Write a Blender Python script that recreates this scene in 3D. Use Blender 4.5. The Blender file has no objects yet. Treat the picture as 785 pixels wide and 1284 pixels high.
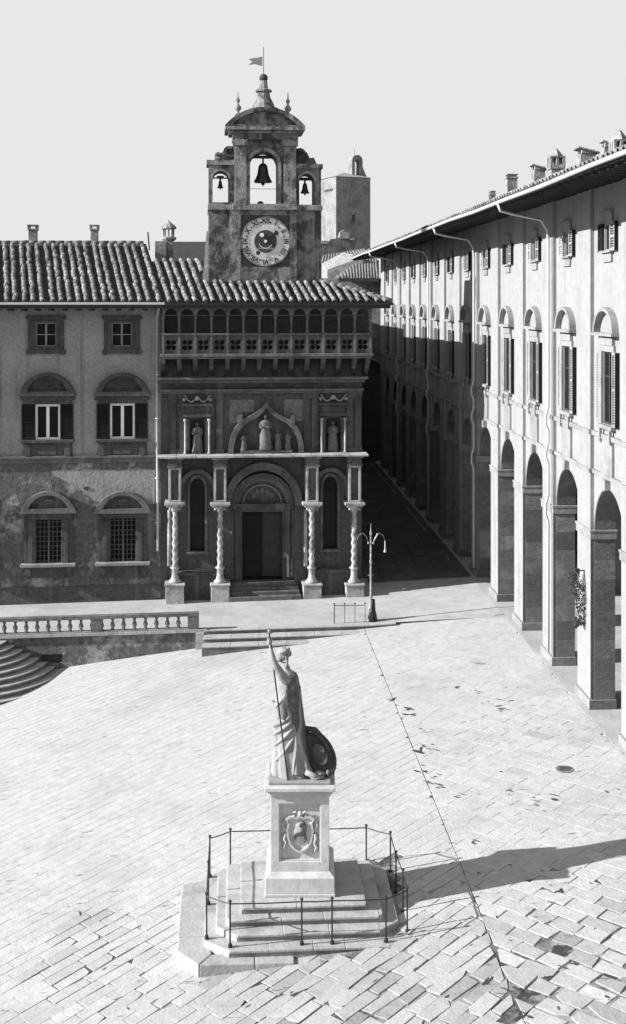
import bpy, bmesh, math, random
from math import sin, cos, pi, radians, sqrt, atan2, tan
from mathutils import Vector, Matrix
from mathutils.geometry import tessellate_polygon

random.seed(7)
S = bpy.context.scene
COL = S.collection

# ------------------------------------------------------------------ camera
FPX, CX, HY, CAMH = 1500.0, 392.0, 378.0, 12.1      # focal length in photo pixels, view axis, horizon row, eye height
cam = bpy.data.cameras.new('camera')
cam.sensor_fit = 'HORIZONTAL'; cam.sensor_width = 36.0
cam.lens = FPX / 785.0 * 36.0
cam.shift_y = -(642.0 - HY) / 785.0
cam.clip_start = 0.1; cam.clip_end = 3000
co = bpy.data.objects.new('camera', cam); COL.objects.link(co)
co.location = (0, 0, CAMH); co.rotation_euler = (radians(90), 0, 0)
S.camera = co

# ------------------------------------------------------------------ light
SUN_AZ, SUN_EL = 10.8, 24.0        # light travels towards (cos az, sin az), coming down at el
EXPO = 1.15
world = bpy.data.worlds.new('World'); S.world = world; world.use_nodes = True
nt = world.node_tree; nt.nodes.clear()
wo = nt.nodes.new('ShaderNodeOutputWorld'); bg = nt.nodes.new('ShaderNodeBackground')
sky = nt.nodes.new('ShaderNodeTexSky'); sky.sky_type = 'NISHITA'; sky.sun_disc = False
sky.sun_elevation = radians(SUN_EL); sky.sun_rotation = radians(270 - SUN_AZ)
sky.air_density = 1.0; sky.dust_density = 2.0
bw = nt.nodes.new('ShaderNodeRGBToBW')
mixw = nt.nodes.new('ShaderNodeMath'); mixw.operation = 'POWER'; mixw.inputs[1].default_value = 1.0   # hazy, even sky
cap = nt.nodes.new('ShaderNodeMath'); cap.operation = 'MINIMUM'; cap.inputs[1].default_value = 2.35
amp = nt.nodes.new('ShaderNodeMath'); amp.operation = 'MULTIPLY'; amp.inputs[1].default_value = 1.72
nt.links.new(sky.outputs[0], bw.inputs[0]); nt.links.new(bw.outputs[0], mixw.inputs[0])
nt.links.new(mixw.outputs[0], cap.inputs[0]); nt.links.new(cap.outputs[0], amp.inputs[0]); nt.links.new(amp.outputs[0], bg.inputs[0]); bg.inputs[1].default_value = 0.09
nt.links.new(bg.outputs[0], wo.inputs[0])
sl = bpy.data.lights.new('sun', 'SUN'); sl.energy = 5.0; sl.angle = radians(0.5); sl.color = (1, 0.995, 0.985)
so = bpy.data.objects.new('sun', sl); COL.objects.link(so)
sd = Vector((cos(radians(SUN_AZ)), sin(radians(SUN_AZ)), -tan(radians(SUN_EL))))
so.rotation_euler = sd.to_track_quat('-Z', 'Y').to_euler(); so.location = (-30, -10, 40)
S.view_settings.view_transform = 'Standard'; S.view_settings.look = 'None'
S.view_settings.exposure = EXPO; S.view_settings.gamma = 1

# ------------------------------------------------------------------ materials
def mat(name, a, b=None, scale=3.0, rough=0.85, bump=0.25, bscale=None, blot=None, blotscale=0.6, blotcut=(0.45, 0.65),
        streak=None, metal=0.0, stretch=(1, 1, 1), spec=0.3, tone=0.0, specks=None):
    """grey procedural surface: fine grain between a and b, larger blotches of value blot, vertical streaks of value streak"""
    m = bpy.data.materials.new(name); m.use_nodes = True
    t = m.node_tree; N = t.nodes; L = t.links; p = N['Principled BSDF']
    p.inputs['Roughness'].default_value = rough; p.inputs['Metallic'].default_value = metal
    p.inputs['Specular IOR Level'].default_value = spec
    b = a if b is None else b
    tc = N.new('ShaderNodeTexCoord'); mp = N.new('ShaderNodeMapping'); mp.inputs['Scale'].default_value = stretch
    L.new(tc.outputs['Object'], mp.inputs[0])
    n1 = N.new('ShaderNodeTexNoise'); n1.inputs['Scale'].default_value = scale; n1.inputs['Detail'].default_value = 8
    n1.inputs['Roughness'].default_value = 0.65
    L.new(mp.outputs[0], n1.inputs['Vector'])
    r1 = N.new('ShaderNodeValToRGB'); r1.color_ramp.elements[0].position = 0.33; r1.color_ramp.elements[1].position = 0.67
    r1.color_ramp.elements[0].color = (a, a, a, 1); r1.color_ramp.elements[1].color = (b, b, b, 1)
    L.new(n1.outputs[0], r1.inputs[0]); out = r1.outputs[0]
    def over(out, fac, val):
        mx = N.new('ShaderNodeMix'); mx.data_type = 'RGBA'
        L.new(fac, mx.inputs[0]); L.new(out, mx.inputs[6]); mx.inputs[7].default_value = (val, val, val, 1)
        return mx.outputs[2]
    if blot is not None:
        n2 = N.new('ShaderNodeTexNoise'); n2.inputs['Scale'].default_value = blotscale; n2.inputs['Detail'].default_value = 9
        n2.inputs['Roughness'].default_value = 0.7
        L.new(tc.outputs['Object'], n2.inputs['Vector'])
        r2 = N.new('ShaderNodeValToRGB'); r2.color_ramp.elements[0].position = blotcut[0]; r2.color_ramp.elements[1].position = blotcut[1]
        r2.color_ramp.elements[0].color = (0, 0, 0, 1); r2.color_ramp.elements[1].color = (.85, .85, .85, 1)
        L.new(n2.outputs[0], r2.inputs[0]); out = over(out, r2.outputs[0], blot)
    if specks is not None:
        n5 = N.new('ShaderNodeTexNoise'); n5.inputs['Scale'].default_value = 1.7; n5.inputs['Detail'].default_value = 3; n5.inputs['Roughness'].default_value = .8
        m5 = N.new('ShaderNodeMapping'); m5.inputs['Rotation'].default_value = (0, 0, .8); m5.inputs['Scale'].default_value = (.7, 2.6, 1)
        L.new(tc.outputs['Object'], m5.inputs[0]); L.new(m5.outputs[0], n5.inputs['Vector'])
        r5 = N.new('ShaderNodeValToRGB'); r5.color_ramp.elements[0].position = .64; r5.color_ramp.elements[1].position = .70
        r5.color_ramp.elements[0].color = (0, 0, 0, 1); r5.color_ramp.elements[1].color = (.8, .8, .8, 1)
        L.new(n5.outputs[0], r5.inputs[0]); out = over(out, r5.outputs[0], specks)
    if streak is not None:
        m3 = N.new('ShaderNodeMapping'); m3.inputs['Scale'].default_value = (2.2, 2.2, 0.12)
        L.new(tc.outputs['Object'], m3.inputs[0])
        n3 = N.new('ShaderNodeTexNoise'); n3.inputs['Scale'].default_value = 1.4; n3.inputs['Detail'].default_value = 6
        L.new(m3.outputs[0], n3.inputs['Vector'])
        r3 = N.new('ShaderNodeValToRGB'); r3.color_ramp.elements[0].position = 0.55; r3.color_ramp.elements[1].position = 0.75
        r3.color_ramp.elements[0].color = (0, 0, 0, 1); r3.color_ramp.elements[1].color = (.8, .8, .8, 1)
        L.new(n3.outputs[0], r3.inputs[0]); out = over(out, r3.outputs[0], streak)
    if tone:
        oi = N.new('ShaderNodeObjectInfo'); mr = N.new('ShaderNodeMapRange')
        mr.inputs[3].default_value = 1 - tone; mr.inputs[4].default_value = 1 + tone * 0.6
        L.new(oi.outputs['Random'], mr.inputs[0])
        at = N.new('ShaderNodeAttribute'); at.attribute_name = 'tone'
        ad = N.new('ShaderNodeMath'); ad.operation = 'ADD'; L.new(mr.outputs[0], ad.inputs[0]); L.new(at.outputs['Fac'], ad.inputs[1])
        mm = N.new('ShaderNodeVectorMath'); mm.operation = 'SCALE'
        L.new(out, mm.inputs[0]); L.new(ad.outputs[0], mm.inputs['Scale']); out = mm.outputs[0]
    L.new(out, p.inputs['Base Color'])
    if bump:
        nb = N.new('ShaderNodeTexNoise'); nb.inputs['Scale'].default_value = bscale or scale * 3; nb.inputs['Detail'].default_value = 7
        L.new(mp.outputs[0], nb.inputs['Vector'])
        bn = N.new('ShaderNodeBump'); bn.inputs['Strength'].default_value = bump; bn.inputs['Distance'].default_value = 0.03
        L.new(nb.outputs[0], bn.inputs['Height']); L.new(bn.outputs[0], p.inputs['Normal'])
    return m

M = {}
M['paving'] = mat('paving_stone', .33, .42, 5, bump=.4, bscale=16, blot=.26, blotscale=.3, blotcut=(.5, .75), tone=.02, specks=.12)
M['joint'] = mat('joint_dirt', .16, .28, 6, bump=.5, rough=1, blot=.02, blotscale=.7, blotcut=(.47, .57))
M['dirt'] = mat('dark_dirt_patch', .025, .05, 9, bump=.8, rough=1, blot=.12, blotscale=5, blotcut=(.55, .65))
M['terrace'] = mat('terrace_stone', .32, .4, 2.5, bump=.3, blot=.27, blotscale=.6, specks=.14)
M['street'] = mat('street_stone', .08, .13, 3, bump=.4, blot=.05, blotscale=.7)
M['plaster_up'] = mat('upper_plaster', .17, .3, 9, bump=.6, bscale=12, blot=.34, blotscale=.7, blotcut=(.5, .75), streak=.12)
M['plaster_low'] = mat('lower_plaster', .06, .13, 6, bump=.9, blot=.3, blotscale=.75, blotcut=(.52, .62), streak=.17)
M['stone_dk'] = mat('dark_carved_stone', .05, .095, 9, bump=.6, blot=.03, blotscale=.9, streak=.12)
M['stone_md'] = mat('weathered_sandstone', .085, .15, 8, bump=.6, blot=.045, blotscale=1.1, streak=.17)
M['stone_wall'] = mat('sandstone_ashlar', .045, .095, 7, bump=.6, blot=.12, blotscale=.6, blotcut=(.54, .7), streak=.1)
M['stone_lt'] = mat('pale_sandstone', .2, .28, 6, bump=.35, blot=.14, blotscale=1.2)
M['column'] = mat('column_stone', .28, .42, 7, bump=.4, blot=.12, blotscale=1.6)
M['tower'] = mat('tower_stone', .08, .2, 4, bump=1.0, bscale=8, blot=.028, blotscale=1.5, blotcut=(.47, .55), streak=.3)
M['tower_tr'] = mat('tower_trim_stone', .14, .28, 6, bump=.8, blot=.04, blotscale=1.9, blotcut=(.48, .58), streak=.34)
M['logwall'] = mat('pale_loggia_render', .225, .27, 3.5, bump=.35, bscale=7, blot=.19, blotscale=.5, blotcut=(.5, .72), streak=.17)
M['logtrim'] = mat('pale_loggia_stone', .21, .26, 5, bump=.35, blot=.15, blotscale=1.1, streak=.16)
M['pier'] = mat('shaded_pier_stone', .1, .15, 5, bump=.3, bscale=9, blot=.22, blotscale=1.1, blotcut=(.5, .68), stretch=(1, 1, 2.2), tone=.4)
M['mantle'] = mat('shaded_marble', .06, .13, 7, rough=.7, bump=.4, bscale=20, blot=.2, blotscale=4, blotcut=(.55, .7))  # shade of the mantle put into a darker marble
M['marble'] = mat('white_marble', .4, .5, 4, rough=.6, bump=.2, blot=.27, blotscale=1.5, blotcut=(.5, .75), streak=.3)
M['marble_st'] = mat('statue_marble', .2, .3, 6, rough=.65, bump=.3, bscale=25, blot=.1, blotscale=3, blotcut=(.5, .7), streak=.15)
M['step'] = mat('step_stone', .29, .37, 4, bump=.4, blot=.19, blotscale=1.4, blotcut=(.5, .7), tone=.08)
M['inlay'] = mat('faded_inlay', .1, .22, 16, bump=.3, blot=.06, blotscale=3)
M['riser2'] = mat('shaded_platform_riser', .16, .26, 4, bump=.4, blot=.1, blotscale=1.5, tone=.1)  # darker than the treads, shade on the platform risers painted in
M['riser'] = mat('shaded_riser_stone', .08, .15, 4, bump=.4, blot=.2, blotscale=1.2)  # shade on the stair risers painted in as a dark tone
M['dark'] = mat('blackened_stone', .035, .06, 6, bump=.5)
M['iron'] = mat('black_iron', .015, .025, 10, rough=.5, bump=.1, spec=.3)
M['greyiron'] = mat('pale_painted_iron', .2, .4, 14, rough=.5, bump=.2, blot=.07, blotscale=5)
M['grille'] = mat('grey_iron_grille', .05, .09, 10, rough=.6)
M['pipe'] = mat('pale_zinc', .42, .52, 8, rough=.55, bump=.05)
M['wood'] = mat('dark_wood', .025, .045, 5, rough=.7, bump=.3, stretch=(1, 1, .2))
M['door'] = mat('old_door_wood', .02, .035, 5, rough=.7, bump=.4, stretch=(4, 4, .4))
M['white'] = mat('white_paint', .72, .8, 8, rough=.5, bump=.05)
M['void'] = mat('dark_room_behind_glass', .008, .012, 2, rough=.4, bump=0, spec=.1)
M['oldpaint'] = mat('old_sash_paint', .2, .28, 8, rough=.6, bump=.1)
M['shut_dk'] = mat('dark_shutter_paint_and_shade', .008, .014, 8, rough=.6, bump=.1, spec=.15)
M['shut_lt'] = mat('faded_shutter_paint', .2, .3, 8, rough=.7, bump=.15)
M['glass'] = mat('window_glass', .01, .02, 1.5, rough=.25, bump=.02, spec=.12)
M['tile'] = mat('clay_tile', .1, .27, 5, bump=.7, blot=.045, blotscale=1.9, blotcut=(.48, .66), tone=.45)
M['tilebase'] = mat('tile_channel', .02, .045, 5, bump=.5)
M['soffit'] = mat('eave_boards', .03, .045, 5, bump=.2, stretch=(1, 4, 1))
M['chim'] = mat('chimney_brick', .2, .36, 6, bump=.7, blot=.08, blotscale=2.5)
M['bronze'] = mat('bell_bronze', .03, .05, 6, rough=.45, metal=.5, bump=.1)
M['clock'] = mat('clock_face_stone', .5, .62, 7, bump=.2, blot=.32, blotscale=1.4, blotcut=(.52, .7))
M['rubble'] = mat('rubble_wall', .12, .28, 2.2, bump=.9, bscale=5, blot=.06, blotscale=.7)
M['fartower'] = mat('rubble_tower_stone', .13, .3, 2.6, bump=.9, bscale=3, blot=.1, blotscale=.5, stretch=(1, 1, 2.2))
M['leaf'] = mat('dark_leaves', .03, .06, 8, bump=.2)

# ------------------------------------------------------------------ mesh building
class MB:
    def __init__(s): s.v = []; s.f = []; s.t = []
    def add(s, vs, fs, tone=None):
        n = len(s.v); s.v += [tuple(p) for p in vs]; s.f += [tuple(i + n for i in f) for f in fs]
        if tone is not None: s.t += [tone] * len(fs)
        return s
    def box(s, x0, x1, y0, y1, z0, z1):
        if x0 > x1: x0, x1 = x1, x0
        if y0 > y1: y0, y1 = y1, y0
        if z0 > z1: z0, z1 = z1, z0
        return s.add([(x0,y0,z0),(x1,y0,z0),(x1,y1,z0),(x0,y1,z0),(x0,y0,z1),(x1,y0,z1),(x1,y1,z1),(x0,y1,z1)],
                     [(0,3,2,1),(4,5,6,7),(0,1,5,4),(1,2,6,5),(2,3,7,6),(3,0,4,7)])
    def extr(s, poly, y0, y1):
        """convex or mildly concave outline in (x, z), CCW seen from the front, front face at y0, back at y1"""
        return s.plate(poly, [], y0, y1)
    def plate(s, outer, holes, y0, y1):
        loops = [[Vector((p[0], p[1], 0)) for p in l] for l in [outer] + holes]
        tris = tessellate_polygon(loops)
        pts = [p for l in loops for p in l]; n = len(pts)
        vs = [(p.x, y0, p.y) for p in pts] + [(p.x, y1, p.y) for p in pts]
        fs = []
        for a, b, c in tris:
            cr = (pts[b]-pts[a]).cross(pts[c]-pts[a]).z
            if abs(cr) < 1e-12: continue
            if cr < 0: b, c = c, b
            fs.append((a, b, c)); fs.append((a+n, c+n, b+n))
        k = 0
        for li, l in enumerate(loops):
            m = len(l); ar = sum(l[i].x*l[(i+1) % m].y - l[(i+1) % m].x*l[i].y for i in range(m))
            ccw = ar > 0
            for i in range(m):
                a, b = k+i, k+(i+1) % m
                if (li == 0) == ccw: fs.append((a, a+n, b+n, b))
                else: fs.append((b, b+n, a+n, a))
            k += m
        return s.add(vs, fs)
    def hprism(s, poly, z0, z1):
        """horizontal outline (x, y) CCW from above"""
        n = len(poly)
        vs = [(p[0], p[1], z0) for p in poly] + [(p[0], p[1], z1) for p in poly]
        return s.add(vs, [tuple(range(n))[::-1], tuple(range(n, 2*n))] + [(i, (i+1) % n, (i+1) % n+n, i+n) for i in range(n)])
    def lathe(s, prof, c=(0, 0, 0), n=12, ax='z', twist=0, close=True):
        """prof: (r, h) pairs"""
        vs = []; fs = []
        for j, (r, h) in enumerate(prof):
            for i in range(n):
                a = 2*pi*i/n + twist*h
                if ax == 'z': p = (c[0]+r*cos(a), c[1]+r*sin(a), c[2]+h)
                elif ax == 'y': p = (c[0]+r*cos(a), c[1]+h, c[2]-r*sin(a))
                else: p = (c[0]+h, c[1]+r*cos(a), c[2]+r*sin(a))
                vs.append(p)
        for j in range(len(prof)-1):
            for i in range(n):
                a, b = j*n+i, j*n+(i+1) % n
                fs.append((a, b, b+n, a+n))
        if close:
            fs.append(tuple(range(n))[::-1]); k = (len(prof)-1)*n; fs.append(tuple(range(k, k+n)))
        return s.add(vs, fs)
    def tube(s, path, r, n=8):
        path = [Vector(p) for p in path]; rs = r if isinstance(r, (list, tuple)) else [r]*len(path)
        vs = []; fs = []
        up = Vector((0, 0, 1)) if abs((path[1]-path[0]).normalized().z) < .9 else Vector((1, 0, 0))
        for j, p in enumerate(path):
            d = (path[min(j+1, len(path)-1)] - path[max(j-1, 0)]).normalized()
            a = d.cross(up).normalized(); b = d.cross(a)
            for i in range(n):
                t = 2*pi*i/n; vs.append(p + (a*cos(t) + b*sin(t))*rs[j])
        for j in range(len(path)-1):
            for i in range(n):
                a, b = j*n+i, j*n+(i+1) % n
                fs.append((a, a+n, b+n, b))
        fs.append(tuple(range(n))); k = (len(path)-1)*n; fs.append(tuple(range(k, k+n))[::-1])
        return s.add(vs, fs)
    def ring(s, cx, cz, r0, r1, a0, a1, y0, y1, n=14, sz=1.0):
        """curved bar in the x-z plane between radii r0 < r1, angles in degrees, y0 front, y1 back"""
        o = []; i_ = []
        for k in range(n+1):
            a = radians(a0+(a1-a0)*k/n)
            o.append((cx+r1*cos(a), cz+r1*sin(a)*sz)); i_.append((cx+r0*cos(a), cz+r0*sin(a)*sz))
        vs = [(p[0], y0, p[1]) for p in o+i_] + [(p[0], y1, p[1]) for p in o+i_]
        m = n+1; q = 2*m; fs = []
        for k in range(n):
            fs += [(m+k, k, k+1, m+k+1), (q+m+k, q+m+k+1, q+k+1, q+k), (k, q+k, q+k+1, k+1), (m+k, m+k+1, q+m+k+1, q+m+k)]
        fs += [(0, m, q+m, q), (n, q+n, q+m+n, m+n)]
        return s.add(vs, fs)
    def ball(s, c, r, n=10, sc=(1, 1, 1)):
        m = n//2+1; vs = []; fs = []
        for j in range(1, m):
            b = -pi/2+pi*j/m
            for i in range(n):
                a = 2*pi*i/n; vs.append((c[0]+r*sc[0]*cos(b)*cos(a), c[1]+r*sc[1]*cos(b)*sin(a), c[2]+r*sc[2]*sin(b)))
        k = len(vs); vs += [(c[0], c[1], c[2]-r*sc[2]), (c[0], c[1], c[2]+r*sc[2])]
        for j in range(m-2):
            for i in range(n):
                a, b = j*n+i, j*n+(i+1) % n; fs.append((a, b, b+n, a+n))
        for i in range(n):
            fs.append((k, (i+1) % n, i)); fs.append((k+1, (m-2)*n+i, (m-2)*n+(i+1) % n))
        return s.add(vs, fs)
    def mesh(s, name, m, smooth=False, bevel=0):
        me = bpy.data.meshes.new(name); me.from_pydata(s.v, [], s.f); me.materials.append(m)
        if smooth: me.polygons.foreach_set('use_smooth', [True]*len(me.polygons))
        if s.t and len(s.t) == len(s.f):
            at = me.attributes.new('tone', 'FLOAT', 'FACE'); at.data.foreach_set('value', s.t)
        me.update(); return me
    def build(s, name, m, parent=None, smooth=False, **kw):
        return link(name, s.mesh(name, m, smooth), parent, **kw)

def islands(self, name, m, parent, smooth=False):
    """build every separate piece as an object of its own"""
    par = list(range(len(self.v)))
    def find(i):
        while par[i] != i: par[i] = par[par[i]]; i = par[i]
        return i
    for f in self.f:
        for q in f[1:]: par[find(q)] = find(f[0])
    gr = {}
    for f in self.f: gr.setdefault(find(f[0]), []).append(f)
    for fs in gr.values():
        ids = sorted({i for f in fs for i in f}); mp = {i: k for k, i in enumerate(ids)}
        b = MB(); b.v = [self.v[i] for i in ids]; b.f = [tuple(mp[i] for i in f) for f in fs]; b.build(name, m, parent, smooth)
MB.islands = islands

def link(name, me, parent=None, loc=None, **kw):
    o = bpy.data.objects.new(name, me); COL.objects.link(o)
    if parent is not None: o.parent = parent
    if loc is not None: o.location = loc
    for k, v in kw.items(): o[k] = v
    return o

def thing(name, label, cat, loc=(0, 0, 0), rz=0, group=None):
    o = bpy.data.objects.new(name, None); COL.objects.link(o); o.empty_display_size = .3
    o.location = loc; o.rotation_euler = (0, 0, rz); o['label'] = label; o['category'] = cat
    if group: o['group'] = group
    return o
def tag(o, label, cat, group=None):
    o['label'] = label; o['category'] = cat
    if group: o['group'] = group
    return o
def copy_tree(o, parent=None):
    c = o.copy(); COL.objects.link(c)
    if parent is not None: c.parent = parent
    for ch in [x for x in o.children]: copy_tree(ch, c)
    return c
def bevel(o, w=.02, seg=2):
    md = o.modifiers.new('bevel', 'BEVEL'); md.width = w; md.segments = seg; md.limit_method = 'ANGLE'; return o

def arc_pts(cx, cz, r, a0, a1, n, sz=1.0):
    return [(cx+r*cos(radians(a0+(a1-a0)*k/n)), cz+r*sz*sin(radians(a0+(a1-a0)*k/n))) for k in range(n+1)]
def arch_hole(cx, hw, z0, zs, n=12, rise=None):
    """CCW outline of an arched opening: half width hw, foot z0, spring zs"""
    return [(cx-hw, z0), (cx+hw, z0)] + arc_pts(cx, zs, hw, 0, 180, n, (rise or hw)/hw)
def rect(x0, x1, z0, z1): return [(x0, z0), (x1, z0), (x1, z1), (x0, z1)]
def seg_pts(cx, hw, z0, rise, n=12):
    """segmental top from right to left"""
    R = (hw*hw+rise*rise)/(2*rise); a = math.degrees(math.asin(hw/R))
    return arc_pts(cx, z0+rise-R, R, 90-a, 90+a, n)

# ------------------------------------------------------------------ terrain
def xe(Y): return 10.18-.0607*Y                    # edge of the loggia kerb
def g(X, Y):
    D = xe(Y)-X
    if D <= 0: return 0.0
    if D > 24: return -(.065*24+.0022*576)-(D-24)*.05
    return -(.065*D+.0022*D*D)
def T(X, Y=48):
    if X < 2.08: return -.30+(X-2.08)*.0145
    return -.30*max(0, (xe(Y)-X))/max(.1, xe(Y)-2.08)
def yedge(X): return 46.05+.065*(X-2.4)            # front edge of the terrace

xs = [-400, -150, -60, -40] + [-30+1.0*i for i in range(45)] + [20, 30, 60, 150, 400]
ys = [-100, -20, 5] + [12+1.5*i for i in range(30)] + [60, 70, 85, 100, 130, 200, 400, 900]
b = MB(); vs = []; fs = []
for Y in ys:
    for X in xs: vs.append((X, Y, max(g(X, Y), -6)-.017-(.12 if X > xe(Y) else 0)))
nx = len(xs)
for j in range(len(ys)-1):
    for i in range(nx-1):
        a = j*nx+i; fs.append((a, a+1, a+1+nx, a+nx))
b.add(vs, fs)
ground = b.build('ground', M['joint'], kind='structure')

# paving stones: two fields laid diagonally, meeting at the gutter line
def gut(Y): return 2.12+(43.6-Y)*.0679            # x of the gutter line
def clip(poly, a, b, c):
    out = []
    for i in range(len(poly)):
        p, q = poly[i], poly[(i+1) % len(poly)]
        dp = a*p[0]+b*p[1]+c; dq = a*q[0]+b*q[1]+c
        if dp >= 0: out.append(p)
        if dp*dq < 0:
            t = dp/(dp-dq); out.append((p[0]+(q[0]-p[0])*t, p[1]+(q[1]-p[1])*t))
    return out
# platform of the monument, in its own axes
PL = Vector((-.2, 25.2)); PA = radians(3.5)
def pw(x, y): return (PL.x+x*cos(PA)-y*sin(PA), PL.y+x*sin(PA)+y*cos(PA))
def pinv(X, Y):
    dx, dy = X-PL.x, Y-PL.y
    return (dx*cos(PA)+dy*sin(PA), -dx*sin(PA)+dy*cos(PA))
missing = [(5.4, 21.9, .2), (3.75, 20.9, .22), (3.95, 21.7, .24), (4.75, 22.9, .2), (4.4, 22.1, .16), (5.2, 25.0, .2), (3.35, 22.3, .14)]
stones = []
rp = random.Random(3)
def field(ang, wid, lens, side):
    ca, sa = cos(ang), sin(ang)
    R = 46
    k = -int(R/wid)
    while k*wid < R:
        s0 = -R + rp.random()*lens[1]
        w0 = k*wid
        while s0 < R:
            ln = rp.uniform(*lens)
            gp = .003
            q = [(s0+gp, w0+gp), (s0+ln-gp, w0+gp), (s0+ln-gp, w0+wid-gp), (s0+gp, w0+wid-gp)]
            s0 += ln
            pts = [(p[0]*ca-p[1]*sa, 33+p[0]*sa+p[1]*ca) for p in q]
            mx = sum(p[0] for p in pts)/4; my = sum(p[1] for p in pts)/4
            if my < 17.5 or my > 48.5 or mx < -17 or mx > 10.5: continue
            gx = gut(my)
            if side < 0: pts = clip(pts, -1, -.0679, 2.12+43.6*.0679-.012)
            else:
                pts = clip(pts, 1, .0679, -(2.12+43.6*.0679)-.012)
                if len(pts) > 2: pts = clip(pts, -1, -.0607, 10.16)
            if len(pts) < 3: continue
            if mx < 2.8: pts = clip(pts, .065, -1, 46.03-.065*2.4)
            else: pts = clip(pts, 0, -1, 48)
            if len(pts) < 3: continue
            ar = abs(sum(pts[i][0]*pts[(i+1) % len(pts)][1]-pts[(i+1) % len(pts)][0]*pts[i][1] for i in range(len(pts))))/2
            if ar < .012: continue
            px, py = pinv(mx, my)
            if abs(px) < 2.0 and abs(py) < 1.7: continue
            if any((mx-a)**2+((my-b_))**2 < r*r for a, b_, r in missing) : continue
            stones.append((my, pts))
        k += 1
    return
field(radians(45), .31, (.55, .95), -1)
field(radians(135), .40, (.5, .85), 1)
def visible(pts):
    X, Y = pts[0]; z = g(X, Y); return 0 < CX+FPX*X/Y < 785 and HY+FPX*(CAMH-z)/Y < 1290
stones.sort(key=lambda s: s[0])
rest = MB(); cnt = 0
for my, pts in stones:
    n = len(pts)
    mx = sum(p[0] for p in pts)/n; myy = sum(p[1] for p in pts)/n
    wn = max(0.0, min(1.0, (27.5-myy)/5))*(1.0 if mx > -2 else .45)      # the foreground is the most worn
    wn = max(wn, .12*max(0, min(1, (mx-1)/3))*(myy < 36))
    if mx > .5 and myy < 25: wn = min(1.6, wn*(1+.6*(25-myy)/3))
    if abs(mx+4.2) < 1.5 and myy < 26: wn = max(wn, .6)
    if mx < -1 and not (abs(mx+4.2) < 1.5): wn *= .5
    k_s = 1-wn*rp.uniform(.005, .06); pts = [(mx+(p[0]-mx)*k_s, myy+(p[1]-myy)*k_s) for p in pts]
    jt = .004+.028*wn; pts = [(p[0]+rp.uniform(-jt, jt), p[1]+rp.uniform(-jt, jt)) for p in pts]
    if wn > .3 and rp.random() < .35 and len(pts) == 4:      # a broken corner
        q = rp.randrange(4); p_, a_, c_ = pts[q], pts[q-1], pts[(q+1) % 4]; f_ = rp.uniform(.12, .4); h_ = rp.uniform(.2, .5)
        pts = [v for i_, v in enumerate(pts) if i_ != q]; pts.insert(q, (p_[0]+(c_[0]-p_[0])*h_, p_[1]+(c_[1]-p_[1])*h_)); pts.insert(q, (p_[0]+(a_[0]-p_[0])*f_, p_[1]+(a_[1]-p_[1])*f_))
    n = len(pts)
    dz = rp.gauss(0, .0008+.003*wn); tx, ty = rp.gauss(0, .0008+.004*wn), rp.gauss(0, .0008+.004*wn)
    top = [(p[0], p[1], g(*p)+dz+tx*(p[0]-mx)+ty*(p[1]-myy)) for p in pts]
    e = .016
    # small worn chamfer round the top
    ins = [(p[0]+(mx-p[0])*e*2.2, p[1]+(myy-p[1])*e*2.2, p[2]) for p in top]
    low = [(p[0], p[1], p[2]-.0012-.005*wn) for p in top]; bot = [(p[0], p[1], p[2]-.10) for p in top]
    vs = ins+low+bot
    fs = [tuple(range(n))] + [((i+1) % n, i, n+i, n+(i+1) % n) for i in range(n)] + [(n+(i+1) % n, n+i, 2*n+i, 2*n+(i+1) % n) for i in range(n)]
    ar = sum(pts[i][0]*pts[(i+1) % n][1]-pts[(i+1) % n][0]*pts[i][1] for i in range(n))
    if ar < 0: fs = [f[::-1] for f in fs]
    tone = rp.gauss(-.12*min(1, wn), .02+.05*wn)
    if rp.random() < .05*wn: tone -= .2
    if visible(pts) and cnt < 300:
        m1 = MB(); m1.add(vs, fs, tone); m1.build('paving_stone', M['paving'], ground); cnt += 1
    else: rest.add(vs, fs, tone)
rest.build('paving_stones', M['paving'], ground, kind='stuff')

# dark dirt where stones are missing, chips and stains on the paving, each with its own outline
def ground_at(px_, py_):
    Y = 30.0
    for _ in range(30): Y = FPX*(CAMH-g((px_-CX)*Y/FPX, Y))/(py_-HY)
    return (px_-CX)*Y/FPX, Y
def patch(b, X, Y, rx, ry, off, rnd, n=11, rot=.8):
    pts = []
    for i in range(n):
        a = 2*pi*i/n; k = rnd.uniform(.55, 1.15); x_, y_ = rx*k*cos(a), ry*k*sin(a); x2, y2 = X+x_*cos(rot)-y_*sin(rot), Y+x_*sin(rot)+y_*cos(rot)
        pts.append((x2, y2, g(x2, y2)+off))
    k0 = len(b.v); b.add([(X, Y, g(X, Y)+off)]+pts, [(0, i+1, (i+1) % n+1) for i in range(n)])
rd = random.Random(9); b = MB()
for (a, c, r_) in missing: patch(b, a, c, r_*1.5, r_*.9, -.011, rd, 17)
b.build('dirt_holes', M['dirt'], ground, kind='stuff')
b = MB()
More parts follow.
